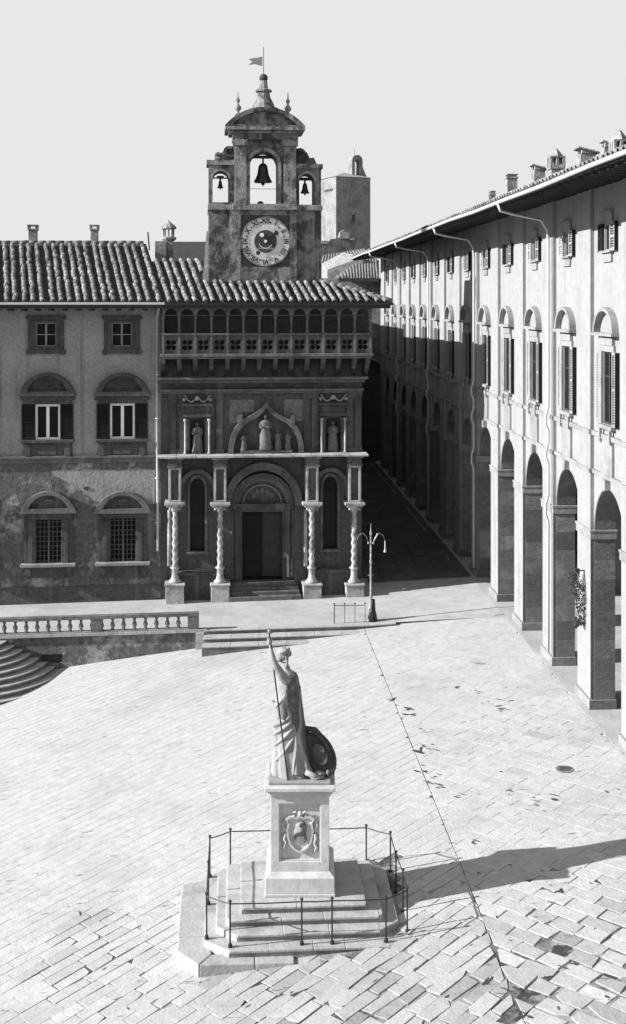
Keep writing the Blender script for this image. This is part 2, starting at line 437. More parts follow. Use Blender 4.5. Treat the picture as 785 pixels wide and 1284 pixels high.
marks = [(510, 888, .22), (518, 897, .2), (527, 941, .26), (531, 936, .12), (548, 941, .12), (603, 868, .14), (622, 886, .16), (628, 890, .14), (630, 878, .12), (604, 882, .1), (634, 862, .1), (592, 1056, .14), (628, 968, .1), (640, 992, .12), (668, 1000, .1), (674, 1005, .13), (695, 1002, .16), (558, 862, .1), (572, 863, .16), (488, 877, .18), (527, 914, .1), (532, 968, .14), (545, 974, .12), (538, 981, .12), (548, 988, .16), (575, 998, .12), (600, 996, .1), (648, 862, .08), (760, 993, .1), (775, 990, .09), (682, 1017, .1), (660, 1015, .1), (530, 960, .1), (612, 880, .08),
         (424, 862, .1), (463, 905, .06), (395, 1003, .1), (205, 950, .06), (285, 1095, .1), (60, 1250, .08), (100, 1146, .2), (160, 1265, .12), (140, 1180, .08), (83, 1122, .05), (30, 1090, .06), (130, 1215, .12), (215, 1240, .14), (250, 1232, .12), (310, 1262, .16), (365, 1245, .14), (430, 1262, .18), (470, 1230, .16), (520, 1215, .14), (560, 1250, .2), (608, 1232, .26), (648, 1240, .24), (590, 1185, .2), (622, 1150, .16), (700, 1118, .3), (690, 1110, .18), (718, 1206, .34), (740, 1108, .16), (655, 1270, .3), (700, 1265, .2), (640, 1180, .14), (566, 1082, .18), (600, 1095, .18), (680, 1092, .16), (640, 1085, .14), (760, 1250, .2), (745, 1165, .12), (672, 1150, .12), (540, 1150, .12), (520, 1180, .14)]
for px_, py_, r_ in marks:
    X, Y = ground_at(px_, py_)
    if py_ > 1080: r_ *= .5
    for q in range(3 if r_ > .11 else 1):
        patch(b, X+q*rd.uniform(-.12, .12), Y+q*rd.uniform(-.12, .12), r_*rd.uniform(.5, 1.1), r_*rd.uniform(.1, .32), .009+.001*q, rd, 12, (.785 if X < gut(Y) else 2.356) if rd.random() < .7 else rd.uniform(0, 3))
b.build('paving_stains', M['dirt'], ground, kind='stuff')
X, Y = ground_at(708, 965)
dc = thing('drain_cover', 'small round worn drain cover set in the pale paving near the arcade', 'drain cover', (X, Y, g(X, Y)+.006))
b = MB(); b.lathe([(.24, 0), (.24, .012)], n=24); b.build('rim', M['riser'], dc)
b = MB()
for i in range(5): b.box(-.15+.01*abs(i-2), .15-.01*abs(i-2), -.13+.06*i, -.10+.06*i, .0125, .017)
b.build('grate_bars', M['dirt'], dc, kind='stuff')

# street running back between the palace and the loggia, and terrace pavement
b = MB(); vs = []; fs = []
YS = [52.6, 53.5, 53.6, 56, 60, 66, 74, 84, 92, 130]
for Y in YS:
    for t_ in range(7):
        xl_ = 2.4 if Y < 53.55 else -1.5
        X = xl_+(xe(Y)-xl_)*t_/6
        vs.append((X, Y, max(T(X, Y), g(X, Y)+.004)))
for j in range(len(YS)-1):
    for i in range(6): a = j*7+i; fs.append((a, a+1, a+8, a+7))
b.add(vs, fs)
# flagstones of the street as raised plates
rr = random.Random(5)
for j in range(22):
    for i in range(9):
        y0 = 54+j*1.1; 
        if y0 > 78: break
        x0 = -.4+i*.85+rr.uniform(-.05, .05)
        if x0+.8 > xe(y0)-.1: continue
        p = [(x0, y0), (x0+.82, y0), (x0+.82, y0+1.05), (x0, y0+1.05)]
        zz = max(max(T(*q), g(*q)+.004) for q in p)+.006
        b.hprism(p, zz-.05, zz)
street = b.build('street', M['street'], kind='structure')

# ------------------------------------------------------------------ frames of the two big fronts
PHI = radians(5.2); FE = (cos(PHI), sin(PHI)); FO = (2.08, 51.1)
def FP(x, y, out=0.0):
    """photo position on a plane `out` metres before the palace front -> (u, z) in the front's own axes"""
    ox, oy = FO[0]+out*sin(PHI), FO[1]-out*cos(PHI); t = tan(PHI)
    Y = (oy-ox*t)/(1-t*(x-CX)/FPX); X = (x-CX)/FPX*Y
    return ((X-ox)*FE[0]+(Y-oy)*FE[1], CAMH-(y-HY)*Y/FPX)
def fu(x, out=0.0): return FP(x, 378, out)[0]
def fz(y, x=330, out=0.0): return FP(x, y, out)[1]
EAVE = 12.05

# terrace: top slab with front retaining wall
b = MB()
TX = [-24, -16, -11.7, -8, -4.6, -1, 2.4]
vs = []; fs = []
for X in TX:
    ye = yedge(X); yb = 53.5
    vs += [(X, ye, T(X)), (X, yb, T(X)), (X, ye, -3.6), (X, yb, -3.6)]
for i in range(len(TX)-1):
    a = 4*i; fs += [(a, a+4, a+5, a+1), (a+2, a+6, a+4, a)]
fs += [(0, 1, 3, 2), (4*len(TX)-4, 4*len(TX)-2, 4*len(TX)-1, 4*len(TX)-3)]
b.add(vs, fs)
b.build('terrace', M['terrace'], kind='structure')
b = MB(); vs = []; fs = []
for Y in (46.0, 47, 48, 50, 52.6):
    for t_ in range(6):
        X = 2.4-.01+(xe(Y)-2.39)*t_/5
        vs.append((X, Y, max(T(X, Y), g(X, Y)+.004)+.004*(Y < 47.0)*0))
for j in range(4):
    for i in range(5): a = j*6+i; fs.append((a, a+1, a+7, a+6))
b.add(vs, fs); b.build('upper_pavement', M['terrace'], kind='structure')

# retaining wall facing, vent, coping
XB0, XB1 = -14.5, -4.55
rw = thing('retaining_wall', 'stained stone retaining wall under the balustrade beside the curved stairs', 'wall', (-4.6, yedge(-4.6), -2))
def W(o, x, y, z): return (x-o.location.x, y-o.location.y, z-o.location.z)
b = MB()
def along(b, x0, x1, f0, f1, z0f, z1f, o=(0, 0, 0), n=1):
    """bar following the terrace edge, f0 and f1 metres in front of it"""
    for k in range(n):
        a, c = x0+(x1-x0)*k/n, x0+(x1-x0)*(k+1)/n
        vs = []
        for X in (a, c):
            for F in (f0, f1):
                for Z in (z0f(X), z1f(X)): vs.append((X-o[0], yedge(X)-F-o[1], Z-o[2]))
        # 0 a f0 z0,1 a f0 z1,2 a f1 z0,3 a f1 z1,4..7
        b.add(vs, [(2, 6, 7, 3), (0, 1, 5, 4), (1, 3, 7, 5), (0, 4, 6, 2), (0, 2, 3, 1), (4, 5, 7, 6)])
o = rw.location
along(b, XB0, -7.9-2.35, .002, .16, lambda X: -3.3, lambda X: T(X)-.06, o)
along(b, -9.45, XB1+.1, .002, .16, lambda X: -3.3, lambda X: T(X)-.06, o)
along(b, -7.9-2.35, -9.45, .002, .16, lambda X: -1.2, lambda X: T(X)-.06, o)
along(b, -7.9-2.35, -9.45, .002, .16, lambda X: -3.3, lambda X: -1.52, o)
b.build('wall', M['plaster_low'], rw)
b = MB(); along(b, -10.25, -9.45, .003, .05, lambda X: -1.53, lambda X: -1.19, o); b.build('vent', M['dark'], rw)
b = MB()
for i in range(9):
    xa = XB0+(XB1+.55-XB0)*i/9; xb = XB0+(XB1+.55-XB0)*(i+1)/9-.012
    b2 = MB(); along(b2, xa, xb, -.02, .26, lambda X: T(X)-.058, lambda X: T(X)+.05, o); b2.build('coping_stone', M['step'], rw)
b = MB(); along(b, XB1+.1, XB1+.42, .002, .34, lambda X: -3.2, lambda X: T(X)-.06, o); b.build('end_pier', M['step'], rw)

# ------------------------------------------------------------------ balustrade
bal = thing('balustrade', 'stone balustrade with bulbous balusters along the terrace edge', 'balustrade', (-8, yedge(-8), T(-8)))
o = bal.location
b = MB(); along(b, XB0, XB1+.15, .0, .22, lambda X: T(X)+.052, lambda X: T(X)+.10, o, 6); b.build('base_rail', M['stone_lt'], bal)
b = MB(); along(b, XB0, XB1+.2, -.03, .25, lambda X: T(X)+.56, lambda X: T(X)+.68, o, 6); b.build('top_rail', M['stone_md'], bal)
prof = [(.055, 0), (.07, .02), (.07, .05), (.045, .08), (.085, .16), (.09, .21), (.05, .31), (.042, .36), (.065, .40), (.07, .458)]
bm_ = MB().lathe([(r, h) for r, h in prof], n=10).mesh('baluster', M['stone_md'], True)
def xpx(px, Y0=45.6): return (px-CX)*Y0/FPX
def XonEdge(px):
    X = -8
    for _ in range(6): X = (px-CX)/FPX*(yedge(X)-.11)
    return X
bx = [XonEdge(5+13.75*k) for k in range(-5, 9)] + [XonEdge(127+13.75*k) for k in range(0, 9)]
for X in bx:
    if abs(X-XonEdge(235.8)) < .2: continue
    link('baluster', bm_, bal, (X-o.x, yedge(X)-.11-o.y, T(X)+.1-o.z))
for px, w in ((121, .2), (242, .2), (-62, .2)):
    X = XonEdge(px); b = MB(); along(b, X-w, X+w, -.01, .23, lambda X: T(X)+.1, lambda X: T(X)+.56, o); b.build('pier', M['stone_md'], bal)

# ------------------------------------------------------------------ terrace steps
ts = thing('terrace_steps', 'three long worn steps descending from the terrace beside the balustrade', 'steps', (-2, yedge(-2)-.7, -1))
o = ts.location
for k in range(3):
    xa, xb = XB1+.44, 3.2
    n = 7
    for i in range(n):
        a, c = xa+(xb-xa)*i/n, xa+(xb-xa)*(i+1)/n-.01
        b = MB(); along(b, a, c, .004 if k == 0 else .55*k-.25, .55*(k)+.3, lambda X: T(X)-.155*k-.03, lambda X: T(X)-.155*k+.02, o)
        bevel(b.build('step_stone', M['step'], ts), .012)
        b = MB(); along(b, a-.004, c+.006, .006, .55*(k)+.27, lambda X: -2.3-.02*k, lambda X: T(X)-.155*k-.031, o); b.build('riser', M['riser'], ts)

# ------------------------------------------------------------------ curved corner stairs
cs = thing('curved_stairs', 'fan of curved stone stairs climbing to the balustrade wall at far left', 'stairs', (XonEdge(-42), yedge(-12.9), -2))
scx, scy = XonEdge(-42), yedge(-12.9)
for k in range(9):
    R = 3.95-.33*k*.92; zt = -2.0+.155*(k+1)-.02
    n = 22
    pts = []
    for i in range(n+1):
        a = radians(-176+172*i/n); pts.append((R*cos(a), R*sin(a)))
    b = MB(); b.hprism(pts, zt+2-.045, zt+2-0); bevel(b.build('step', M['step'], cs), .012)
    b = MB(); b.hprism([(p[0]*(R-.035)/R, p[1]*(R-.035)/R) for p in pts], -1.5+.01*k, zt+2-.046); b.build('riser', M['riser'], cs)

# ------------------------------------------------------------------ LEFT PALACE
def tile_mesh():
    b = MB(); n = 5; vs = []; fs = []
    for j, (y, r, z) in enumerate(((0, .105, .0), (.42, .085, -.012))):
        for i in range(n+1):
            a = pi*i/n; vs.append((r*cos(a), y, z+r*sin(a)*.85))
    for i in range(n): fs.append((i, i+n+1, i+n+2, i+1)); 
    # end lip
    for i in range(n+1):
        a = pi*i/n; vs.append((.082*cos(a), 0, .082*sin(a)*.85))
    k = 2*(n+1)
    for i in range(n): fs.append((i, i+1, k+i+1, k+i))
    b.add(vs, fs); return b.mesh('roof_tile', M['tile'], True)
TILE = tile_mesh()
def tiled_roof(parent, corners, p0, along_v, up_v, pitch_deg, nrows, ncols, step=.34, pick=None, limit=300, skew=0.0, rowsp=.36, seed=1):
    """cover tiles: column i starts at p0 + along_v*rowsp*i and climbs along up_v; pick(s) decides which exist"""
    r = random.Random(seed); out = []
    for i in range(ncols):
        for j in range(nrows):
            if pick and not pick(i*rowsp, j*step): continue
            out.append((j, i))
    out.sort(); rest = MB(); colj = [r.gauss(0, .02) for _ in range(ncols)]; me = TILE
    tv = [v.co.copy() for v in me.vertices]; tf = [tuple(p.vertices) for p in me.polygons]
    ex = Vector(along_v).normalized(); ey = Vector(up_v).normalized(); ez = ex.cross(ey).normalized(); ex2 = ey.cross(ez)
    for c, (j, i) in enumerate(out):
        pos = Vector(p0)+Vector(along_v)*(rowsp*i+colj[i]+r.gauss(0, .008))+Vector(up_v)*step*j+ez*r.uniform(0, .015)
        w = r.gauss(0, .055)
        mtx = Matrix((ex2, ey, ez)).transposed() @ Matrix.Rotation(w, 3, 'Z') @ Matrix.Rotation(radians(2.5), 3, 'X')
        if c < limit:
            ob = link('roof_tile', me, parent); ob.matrix_local = Matrix.Translation(pos) @ mtx.to_4x4()
        else:
            rest.add([mtx @ v+pos for v in tv], tf, r.gauss(0, .18))
    if rest.v: rest.build('roof_tiles', M['tile'], parent, smooth=True, kind='stuff')

UL, UR = fu(-420), fu(201)                       # left palace extent
pal = thing('plastered_palace', 'stained plaster palace with pedimented windows left of the carved stone front', 'building', (FO[0]+FE[0]*(-10), FO[1]+FE[1]*(-10), -.5), PHI)
def shift(o_u, oz):                              # local coordinates are relative to the thing's base
    return o_u, oz
PU, PZ = -10.0, -.5
class FB(MB):
    """mesh builder whose coordinates are the front's (u, -out, z), written relative to an origin"""
    def __init__(s, ou, oz): super().__init__(); s.ou = ou; s.oz = oz
    def add(s, vs, fs, tone=None): return super().add([(p[0]-s.ou, p[1], p[2]-s.oz) for p in vs], fs, tone)
def P(): return FB(PU, PZ)
wins_top = [(-38, 419), (57, 419.5), (152, 419.5)]
wins_mid = [(-36, 528), (59.5, 528), (153, 527)]
wins_low = [(-35, 679), (61, 679), (154, 677)]
holes_up, holes_lo = [], []
for x, y in wins_top: holes_up.append(rect(fu(x-13), fu(x+13), fz(y+15, x), fz(y-15, x)))
for x, y in wins_mid: holes_up.append(rect(fu(x-15.5), fu(x+15.5), fz(y+23, x), fz(y-21, x)))
for x, y in wins_low: holes_lo.append(rect(fu(x-16), fu(x+16), fz(y+26, x), fz(y-28, x)))
zs_l, = (fz(573, 100),)
P_ = P(); P_.plate(rect(UL, UR, zs_l, EAVE), holes_up, 0, .45); P_.build('upper_wall', M['plaster_up'], pal)
P_ = P(); P_.plate(rect(UL, UR, -1.2, zs_l), holes_lo, -.03, .45); P_.build('lower_wall', M['plaster_low'], pal)
P_ = P(); P_.box(UL, UR, .45, 12, -1.2, EAVE); P_.build('inner_walls', M['plaster_low'], pal)
P_ = P(); P_.box(UL, UR-.02, -.16, 0.01, zs_l-.04, zs_l+.07); P_.box(UL, UR-.02, -.1, .01, zs_l-.24, zs_l-.04); bevel(P_.build('string_course', M['stone_md'], pal), .015)
P_ = P(); P_.box(UL, UR, -.07, -.031, -1.2, fz(735, 100)); P_.build('plinth', M['stone_wall'], pal)

def casement(B, parent, x0, x1, z0, z1, y, fm, bars=(1, 0), fw=.07):
    w = B(); w.box(x0, x1, y, y+.06, z0, z0+fw); w.box(x0, x1, y, y+.06, z1-fw, z1); w.box(x0, x0+fw, y, y+.06, z0+fw, z1-fw); w.box(x1-fw, x1, y, y+.06, z0+fw, z1-fw)
    cx = (x0+x1)/2
    w.box(cx-fw*.75, cx+fw*.75, y-.01, y+.06, z0+fw, z1-fw)
    for k in range(bars[1]):
        z = z0+(z1-z0)*(k+1)/(bars[1]+1); w.box(x0+fw, cx-fw*.75, y+.005, y+.05, z-.018, z+.018); w.box(cx+fw*.75, x1-fw, y+.005, y+.05, z-.018, z+.018)
    f = w.build('window', fm, parent)
    for a, c in ((x0+fw, cx-fw*.75), (cx+fw*.75, x1-fw)):
        w = B(); w.box(a, c, y+.03, y+.035, z0+fw, z1-fw); w.build('pane', M['void'], f)
    w = B(); w.box(x0-.1, x1+.1, y+.3, y+.32, z0-.1, z1+.1); w.build('dark_interior', M['dark'], f)
    return f
def louvre_shutter(B, parent, x0, x1, z0, z1, y, m, th=.05, name='shutter'):
    w = B(); fr = .05
    w.box(x0, x0+fr, y, y+th, z0, z1); w.box(x1-fr, x1, y, y+th, z0, z1)
    w.box(x0+fr, x1-fr, y, y+th, z0, z0+.07); w.box(x0+fr, x1-fr, y, y+th, z1-.07, z1); w.box(x0+fr, x1-fr, y, y+th, (z0+z1)/2-.03, (z0+z1)/2+.03)
    s = w.build(name, m, parent)
    w = B(); n = max(4, int((z1-z0)/.075)); w.box(x0+fr, x1-fr, y+th*.6, y+th*.7, z0+.07, z1-.07)
    for k in range(n):
        z = z0+.09+(z1-z0-.18)*k/(n-1)
        w.add([(x0+fr, y+.004, z-.02), (x1-fr, y+.004, z-.02), (x1-fr, y+th*.6, z+.02), (x0+fr, y+th*.6, z+.02)], [(0, 1, 2, 3)])
    w.build('louvres', m, s, kind='stuff'); return s

for i, (x, y) in enumerate(wins_top):
    x0, x1, z0, z1 = fu(x-13), fu(x+13), fz(y+15, x), fz(y-15, x)
    X0, X1, Z0, Z1 = fu(x-22), fu(x+23), fz(y+24, x), fz(y-23, x)
    f = P_ = P(); f.plate(rect(X0, X1, Z0, Z1), [rect(x0, x1, z0, z1)], -.09, 0.004)
    f.box(X0-.08, X1+.08, -.13, -.0, Z1-.14, Z1+.02)
    f.box(X0-.07, X0+.14, -.12, -.0, Z0-.03, Z0+.16); f.box(X1-.14, X1+.07, -.12, -.0, Z0-.03, Z0+.16)
    f.plate(rect(x0-.09, x1+.09, z0-.09, z1+.09), [rect(x0, x1, z0, z1)], -.12, -.085)
    bevel(f.build('window_surround', M['stone_dk'], pal), .012)
    casement(P, pal, x0, x1, z0, z1, .1, M['oldpaint'], (1, 1), .05)
def pediment(B, parent, x, hwpx, ytop, ybase, m, mt, dp=.34, rake=None, name='pediment'):
    x0, x1 = fu(x-hwpx), fu(x+hwpx); cx = (x0+x1)/2; hw = (x1-x0)/2; zb, zt = fz(ybase, x), fz(ytop, x)
    w = B(); pts = [(cx-hw, zb), (cx+hw, zb)] + seg_pts(cx, hw, zb+.09, zt-zb-.09)
    inner = [(cx-hw+.24, zb+.13), (cx+hw-.24, zb+.13)] + [(p[0], p[1]) for p in seg_pts(cx, hw-.3, zb+.15, zt-zb-.29)]
    w.plate(pts, [inner], -dp, 0); w.box(cx-hw-.05, cx+hw+.05, -dp-.04, -.0, zb-.06, zb+.01)
    ob = w.build(name, m, parent)
    w = B(); w.plate(inner, [], -.1, -.001)
    w.ball((cx, -.1, zb+.13+(zt-zb)*.36), .16, 10, (1.8, .5, .7)); w.build('tympanum', m, ob)
    return ob
for i, (x, y) in enumerate(wins_mid):
    x0, x1, z0, z1 = fu(x-15.5), fu(x+15.5), fz(y+23, x), fz(y-21, x)
    pediment(P, pal, x, 34, 467, 494, M['stone_dk'], None)
    f = P(); f.box(x0-.5, x1+.5, -.16, -.0, z1+.02, fz(496, x)); f.box(x0-.62, x1+.62, -.2, -.0, fz(501, x), fz(496, x)-.005)
    f.box(x0-.55, x0-.0, -.05, -.0, z0, z1+.02); f.box(x1+.0, x1+.55, -.05, -.0, z0, z1+.02)
    f.box(x0-.6, x1+.6, -.22, -.0, z0-.12, z0); f.box(x0-.5, x1+.5, -.1, -.0, zs_l+.075, z0-.12)
    f.box(x0-.45, x0-.2, -.17, -.1, zs_l+.08, z0-.12); f.box(x1+.2, x1+.45, -.17, -.1, zs_l+.08, z0-.12); f.box(x0+.15, x1-.15, -.14, -.1, zs_l+.12, z0-.2)
    bevel(f.build('window_surround', M['stone_dk'], pal), .012)
    casement(P, pal, x0, x1, z0, z1, .02, M['white'], (1, 0), .085)
    louvre_shutter(P, pal, x0-.55, x0-.02, z0+.02, z1-.0, -.12, M['shut_dk'])
    louvre_shutter(P, pal, x1+.02, x1+.52, z0+.02, z1-.0, -.12, M['shut_dk'])
for i, (x, y) in enumerate(wins_low):
    x0, x1, z0, z1 = fu(x-16), fu(x+16), fz(y+26, x), fz(y-28, x)
    pediment(P, pal, x, 34, 615, 640, M['stone_md'], None, dp=.4)
    f = P(); f.box(x0-.48, x1+.48, -.2, -.03, z1+.01, fz(642, x)); f.box(x0-.48, x0, -.17, -.03, z0, z1+.01); f.box(x1, x1+.48, -.17, -.03, z0, z1+.01)
    f.box(x0-.28, x0-.12, -.22, -.17, z0, z1); f.box(x1+.12, x1+.28, -.22, -.17, z0, z1)
    f.box(x0-.42, x1+.42, -.12, -.03, fz(724, x), z0-.13)
    for q in (x0-.42, x1+.2): f.box(q, q+.22, -.26, -.12, fz(722, x), z0-.13)
    bevel(f.build('window_surround', M['stone_dk'], pal), .012)
    f = P(); f.box(x0-.6, x1+.6, -.42, -.03, z0-.13, z0-.0); bevel(f.build('sill', M['stone_lt'], pal), .02)
    casement(P, pal, x0, x1, z0, z1, .16, M['wood'], (1, 2), .06)
    gr = P()
    for k in range(7):
        q = x0+(x1-x0)*k/6; gr.box(q-.014, q+.014, -.13, -.10, z0, z1)
    for k in range(9):
        q = z0+(z1-z0)*(k+.5)/9; gr.box(x0, x1, -.102, -.08, q-.012, q+.012)
    cxm = (x0+x1)/2; gr.box(cxm-.03, cxm+.03, -.16, -.132, z0, z1)
    gr.build('window_grille', M['grille'], pal)
f = P(); f.extr([(fu(120), fz(629, 120)), (fu(194), fz(632, 194)), (fu(194), fz(589, 194)), (fu(172), fz(587, 172)), (fu(150), fz(590, 150)), (fu(110), fz(588, 110)), (fu(64), fz(590, 64)), (fu(66), fz(596, 66)), (fu(95), fz(609, 95))], -.036, -.02); f.build('pale_plaster_patch', M['plaster_up'], pal)
# drain pipe
f = P(); ux = fu(196.5)
f.tube([(fu(201), -1.0, EAVE-.03), (fu(200), -.8, fz(385, 200)), (ux, -.13, fz(398, 197)), (ux, -.13, fz(500, 197)), (ux+.02, -.14, fz(600, 197)), (ux+.03, -.13, fz(690, 197))], .05, 8)
for yy in (420, 470, 525, 600, 655): f.box(ux-.07, ux+.09, -.2, -.0, fz(yy, 197), fz(yy, 197)+.05)
f.build('drain_pipe', M['pipe'], pal, smooth=True)
# small vent hole and hook
f = P(); f.box(fu(105), fu(111), -.06, -.02, fz(614, 108), fz(610, 108)); f.build('vent', M['dark'], pal)

# roof of the left palace
OV = 1.05; PIT = radians(25)
SK = -.27+.09                                    # tile courses are not square to the front
def roof_sheet(B, parent, pts, name, m, th=.12):
    w = B(); n = len(pts); w.add(pts+[(p[0], p[1], p[2]-th) for p in pts], [tuple(range(n)), tuple(range(n, 2*n))[::-1]] + [(i+n, (i+1) % n+n, (i+1) % n, i) for i in range(n)])
    return w.build(name, m, parent)
RD = 5.75                                          # horizontal run from eave to ridge
ze = EAVE+.02
uE0, uE1 = UL, fu(206, OV)
k_ = RD*tan(PIT)
roofP = roof_sheet(P, pal, [(uE0, -OV, ze), (uE1, -OV, ze), (uE1+SK*RD, -OV+RD, ze+k_), (uE0+SK*RD, -OV+RD, ze+k_)], 'roof', M['tilebase'])
roof_sheet(P, pal, [(uE0+SK*RD, -OV+RD, ze+k_-.002), (uE1+SK*RD, -OV+RD, ze+k_-.002), (uE1+SK*RD, -OV+RD+7, ze+k_-3.2), (uE0+SK*RD, -OV+RD+7, ze+k_-3.2)], 'rear_roof', M['tilebase'])
slen = sqrt(RD*RD+k_*k_+(SK*RD)**2)
upv = Vector((SK*RD, RD, k_)).normalized()
tiled_roof(pal, None, (uE0+.1-PU, -OV-.05, ze+.03-PZ), (1, 0, 0), upv, 25, int(slen/.34), int((uE1-uE0)/.36)+1, pick=lambda a, c: a > 9.0, rowsp=.36, seed=2, limit=300)
w = P(); n = int((uE1-uE0)/.4)
for i in range(n):
    u = uE0+SK*RD+.4*i; w.lathe([(.12, 0), (.13, .42)], (u, -OV+RD, ze+k_+.0+random.uniform(-.01, .02)), 8, 'x')
w.build('ridge_tiles', M['tile'], pal, smooth=True, kind='stuff')
w = P(); w.box(uE0, uE1, -OV-.09, -OV-.002, ze-.1, ze+.0); w.build('gutter', M['pipe'], pal)
w = P(); w.box(uE0, uE1, -OV+.02, .46, ze-.26, ze-.122)
for i in range(int((uE1-uE0)/.55)): w.box(uE0+.55*i, uE0+.55*i+.13, -OV+.08, .0, ze-.36, ze-.262)
w.build('eave_soffit', M['soffit'], pal)

def chimney(B, parent, px, ytop, yb, wpx, dep, kind='plain', m=None):
    """dep: metres behind the front"""
    u = fu(px, -dep); hw = wpx/2*(51+dep)/FPX; z0 = fz(yb, px, -dep)-.6; z1 = fz(ytop, px, -dep)
    w = B(); 
    if kind == 'plain':
        w.box(u-hw*.8, u+hw*.8, dep-hw, dep+hw, z0, z1-.22); w.box(u-hw, u+hw, dep-hw*1.2, dep+hw*1.2, z1-.22, z1-.14)
        for sx in (-1, 1): w.box(u+sx*hw*.8-.05, u+sx*hw*.8+.05, dep-hw, dep+hw, z1-.14, z1-.03)
        w.box(u-hw*1.05, u+hw*1.05, dep-hw*1.2, dep+hw*1.2, z1-.03, z1+.04)
    else:
        w.box(u-hw*.7, u+hw*.7, dep-hw*.7, dep+hw*.7, z0, z1-1.0)
        w.lathe([(hw*.75, 0), (hw*1.1, .1), (hw*1.15, .18), (hw*.8, .22)], (u, dep, z1-1.0), 10)
        for k in range(8):
            a = pi/4*k; w.box(u+cos(a)*hw*.72-.035, u+cos(a)*hw*.72+.035, dep+sin(a)*hw*.72-.035, dep+sin(a)*hw*.72+.035, z1-.8, z1-.42)
        w.lathe([(hw*1.15, 0), (hw*1.1, .1), (hw*.55, .26), (.05, .36), (.03, .42)], (u, dep, z1-.42), 10)
    return bevel(w.build('chimney', m or M['chim'], parent), .01)
chimney(P, pal, 41, 283, 300, 12, 6.5); chimney(P, pal, 118, 283, 300, 11, 6.3)
chimney(P, pal, 211, 276, 328, 17, 6.0, 'lantern')
w = P(); u = fu(187, -6); w.tube([(u, 6, 14.5), (u-.08, 6, fz(291, 187, -6))], .04, 6); w.build('vent_pipe', M['iron'], pal)

# ------------------------------------------------------------------ CARVED STONE PALACE FRONT
fra = thing('carved_stone_palace', 'dark carved stone palace front with round portal, niches and arcaded balcony', 'building', (FO[0]-FE[0]*4.2, FO[1]-FE[1]*4.2, -.35), PHI)
QU, QZ = -4.2, -.35
def Q(): return FB(QU, QZ)
A0, A1 = UR, fu(453)
zc2 = fz(568)                                     # top of the ground storey cornice
PX = [219, 275.5, 390.5, 443.5]                   # the four columns
# back walls with their openings
cdoor = fu(329); 
lan = [(247, 605, 690, 10), (413.5, 605, 690, 10)]
hl = [arch_hole(fu(x, 0), .30, fz(yb), fz(yt)-.25, 10, .5) for x, yt, yb, h in lan]
rp_ = (fu(369)-fu(290))/2; zsp = fz(632)
big = arch_hole(cdoor, 1.36, -1.0, zsp-.05, 18)
w = Q(); w.plate([(A0+.002, -1.0), (cdoor-1.36, -1.0)]+[p for p in []]+[(cdoor-1.36, zsp-.05)]+arc_pts(cdoor, zsp-.05, 1.36, 180, 0, 18, 1.1)+[(cdoor+1.36, -1.0), (A1, -1.0), (A1, zc2-.1), (A0+.002, zc2-.1)], hl, 0, .5)
w.build('portal_wall', M['stone_wall'], fra)
nich = [(247, 1), (417, 1)]
hn = [arch_hole(fu(x), .33, zc2+.03, fz(530), 12) for x, _ in nich]
zlog = fz(457)
w = Q(); w.plate(rect(A0+.002, A1, zc2-.1, zlog), hn, 0, .5); w.build('upper_wall', M['stone_wall'], fra)
w = Q(); w.box(A0+.002, A1, 1.6, 12.0, -1, EAVE); w.box(A0+.002, A0+.3, .5, 1.6, -1, zlog); w.box(A1-.3, A1, .5, 1.6, -1, zlog)
w.box(A0+.3, A1-.3, .5, 1.6, zc2-.3, zc2-.15); w.box(A0+.3, A1-.3, .5, 1.6, zlog-.2, zlog-.01); w.build('inner_walls', M['plaster_low'], fra)
w = Q(); w.box(A0+.3, A1-.3, .95, 1.0, -.6, 8.6); w.build('dark_interior', M['dark'], fra)
for x, _ in nich:
    w = Q(); u = fu(x); r_ = .33
    vs = []; fs = []; n = 8
    zz = [zc2+.03, (zc2+fz(530))/2, fz(530)]
    for z in zz:
        for i in range(n+1): a = pi*i/n; vs.append((u-r_*cos(a), r_*sin(a)+.005, z))
    for j in range(1, 5):
        t = pi/2*j/4
        for i in range(n+1):
            a = pi*i/n; vs.append((u-r_*cos(a)*cos(t), r_*sin(a)*cos(t)+.005, fz(530)+r_*sin(t)))
    for j in range(len(zz)+3):
        for i in range(n): a = j*(n+1)+i; fs.append((a, a+1, a+n+2, a+n+1))
    w.add(vs, fs); w.build('niche_hollow', M['stone_dk'], fra, smooth=True)
    w = Q(); w.plate(rect(u-.56, u+.56, zc2+.02, fz(524)+.02), [arch_hole(u, .33, zc2+.021, fz(530), 12)], -.1, -.001)
    w.box(u-.6, u+.6, -.2, -.0, fz(522), fz(518)); w.box(u-.5, u+.5, -.12, -.0, fz(518), fz(508)); w.box(u-.64, u+.64, -.24, -.0, fz(508), fz(505))
    bevel(w.build('niche_frame', M['stone_dk'], fra), .01)
    for sx in (-1, 1):
        w = Q(); w.lathe([(.065, 0), (.075, .04), (.05, .08), (.05, fz(524)-zc2-.16), (.075, fz(524)-zc2-.1), (.08, fz(524)-zc2-.02)], (u+sx*.5, -.19, zc2+.02), 8); w.build('niche_colonnette', M['column'], fra, smooth=True)
    w = Q()                                       # scroll garland on top
    for sx in (-1, 1):
        pts = [(u+sx*(.06+.5*t), -.2, fz(504)+.2-.16*sin(pi*min(1, t*1.25))+(.1 if t > .8 else 0)) for t in [k/8 for k in range(9)]]
        w.tube(pts, .035, 6); w.lathe([(.08, -.05), (.08, .05)], (u+sx*.54, -.2, fz(504)+.14), 8, 'y')
    w.ball((u, -.18, fz(504)+.2), .11, 8); w.build('niche_garland', M['stone_lt'], fra, smooth=True)
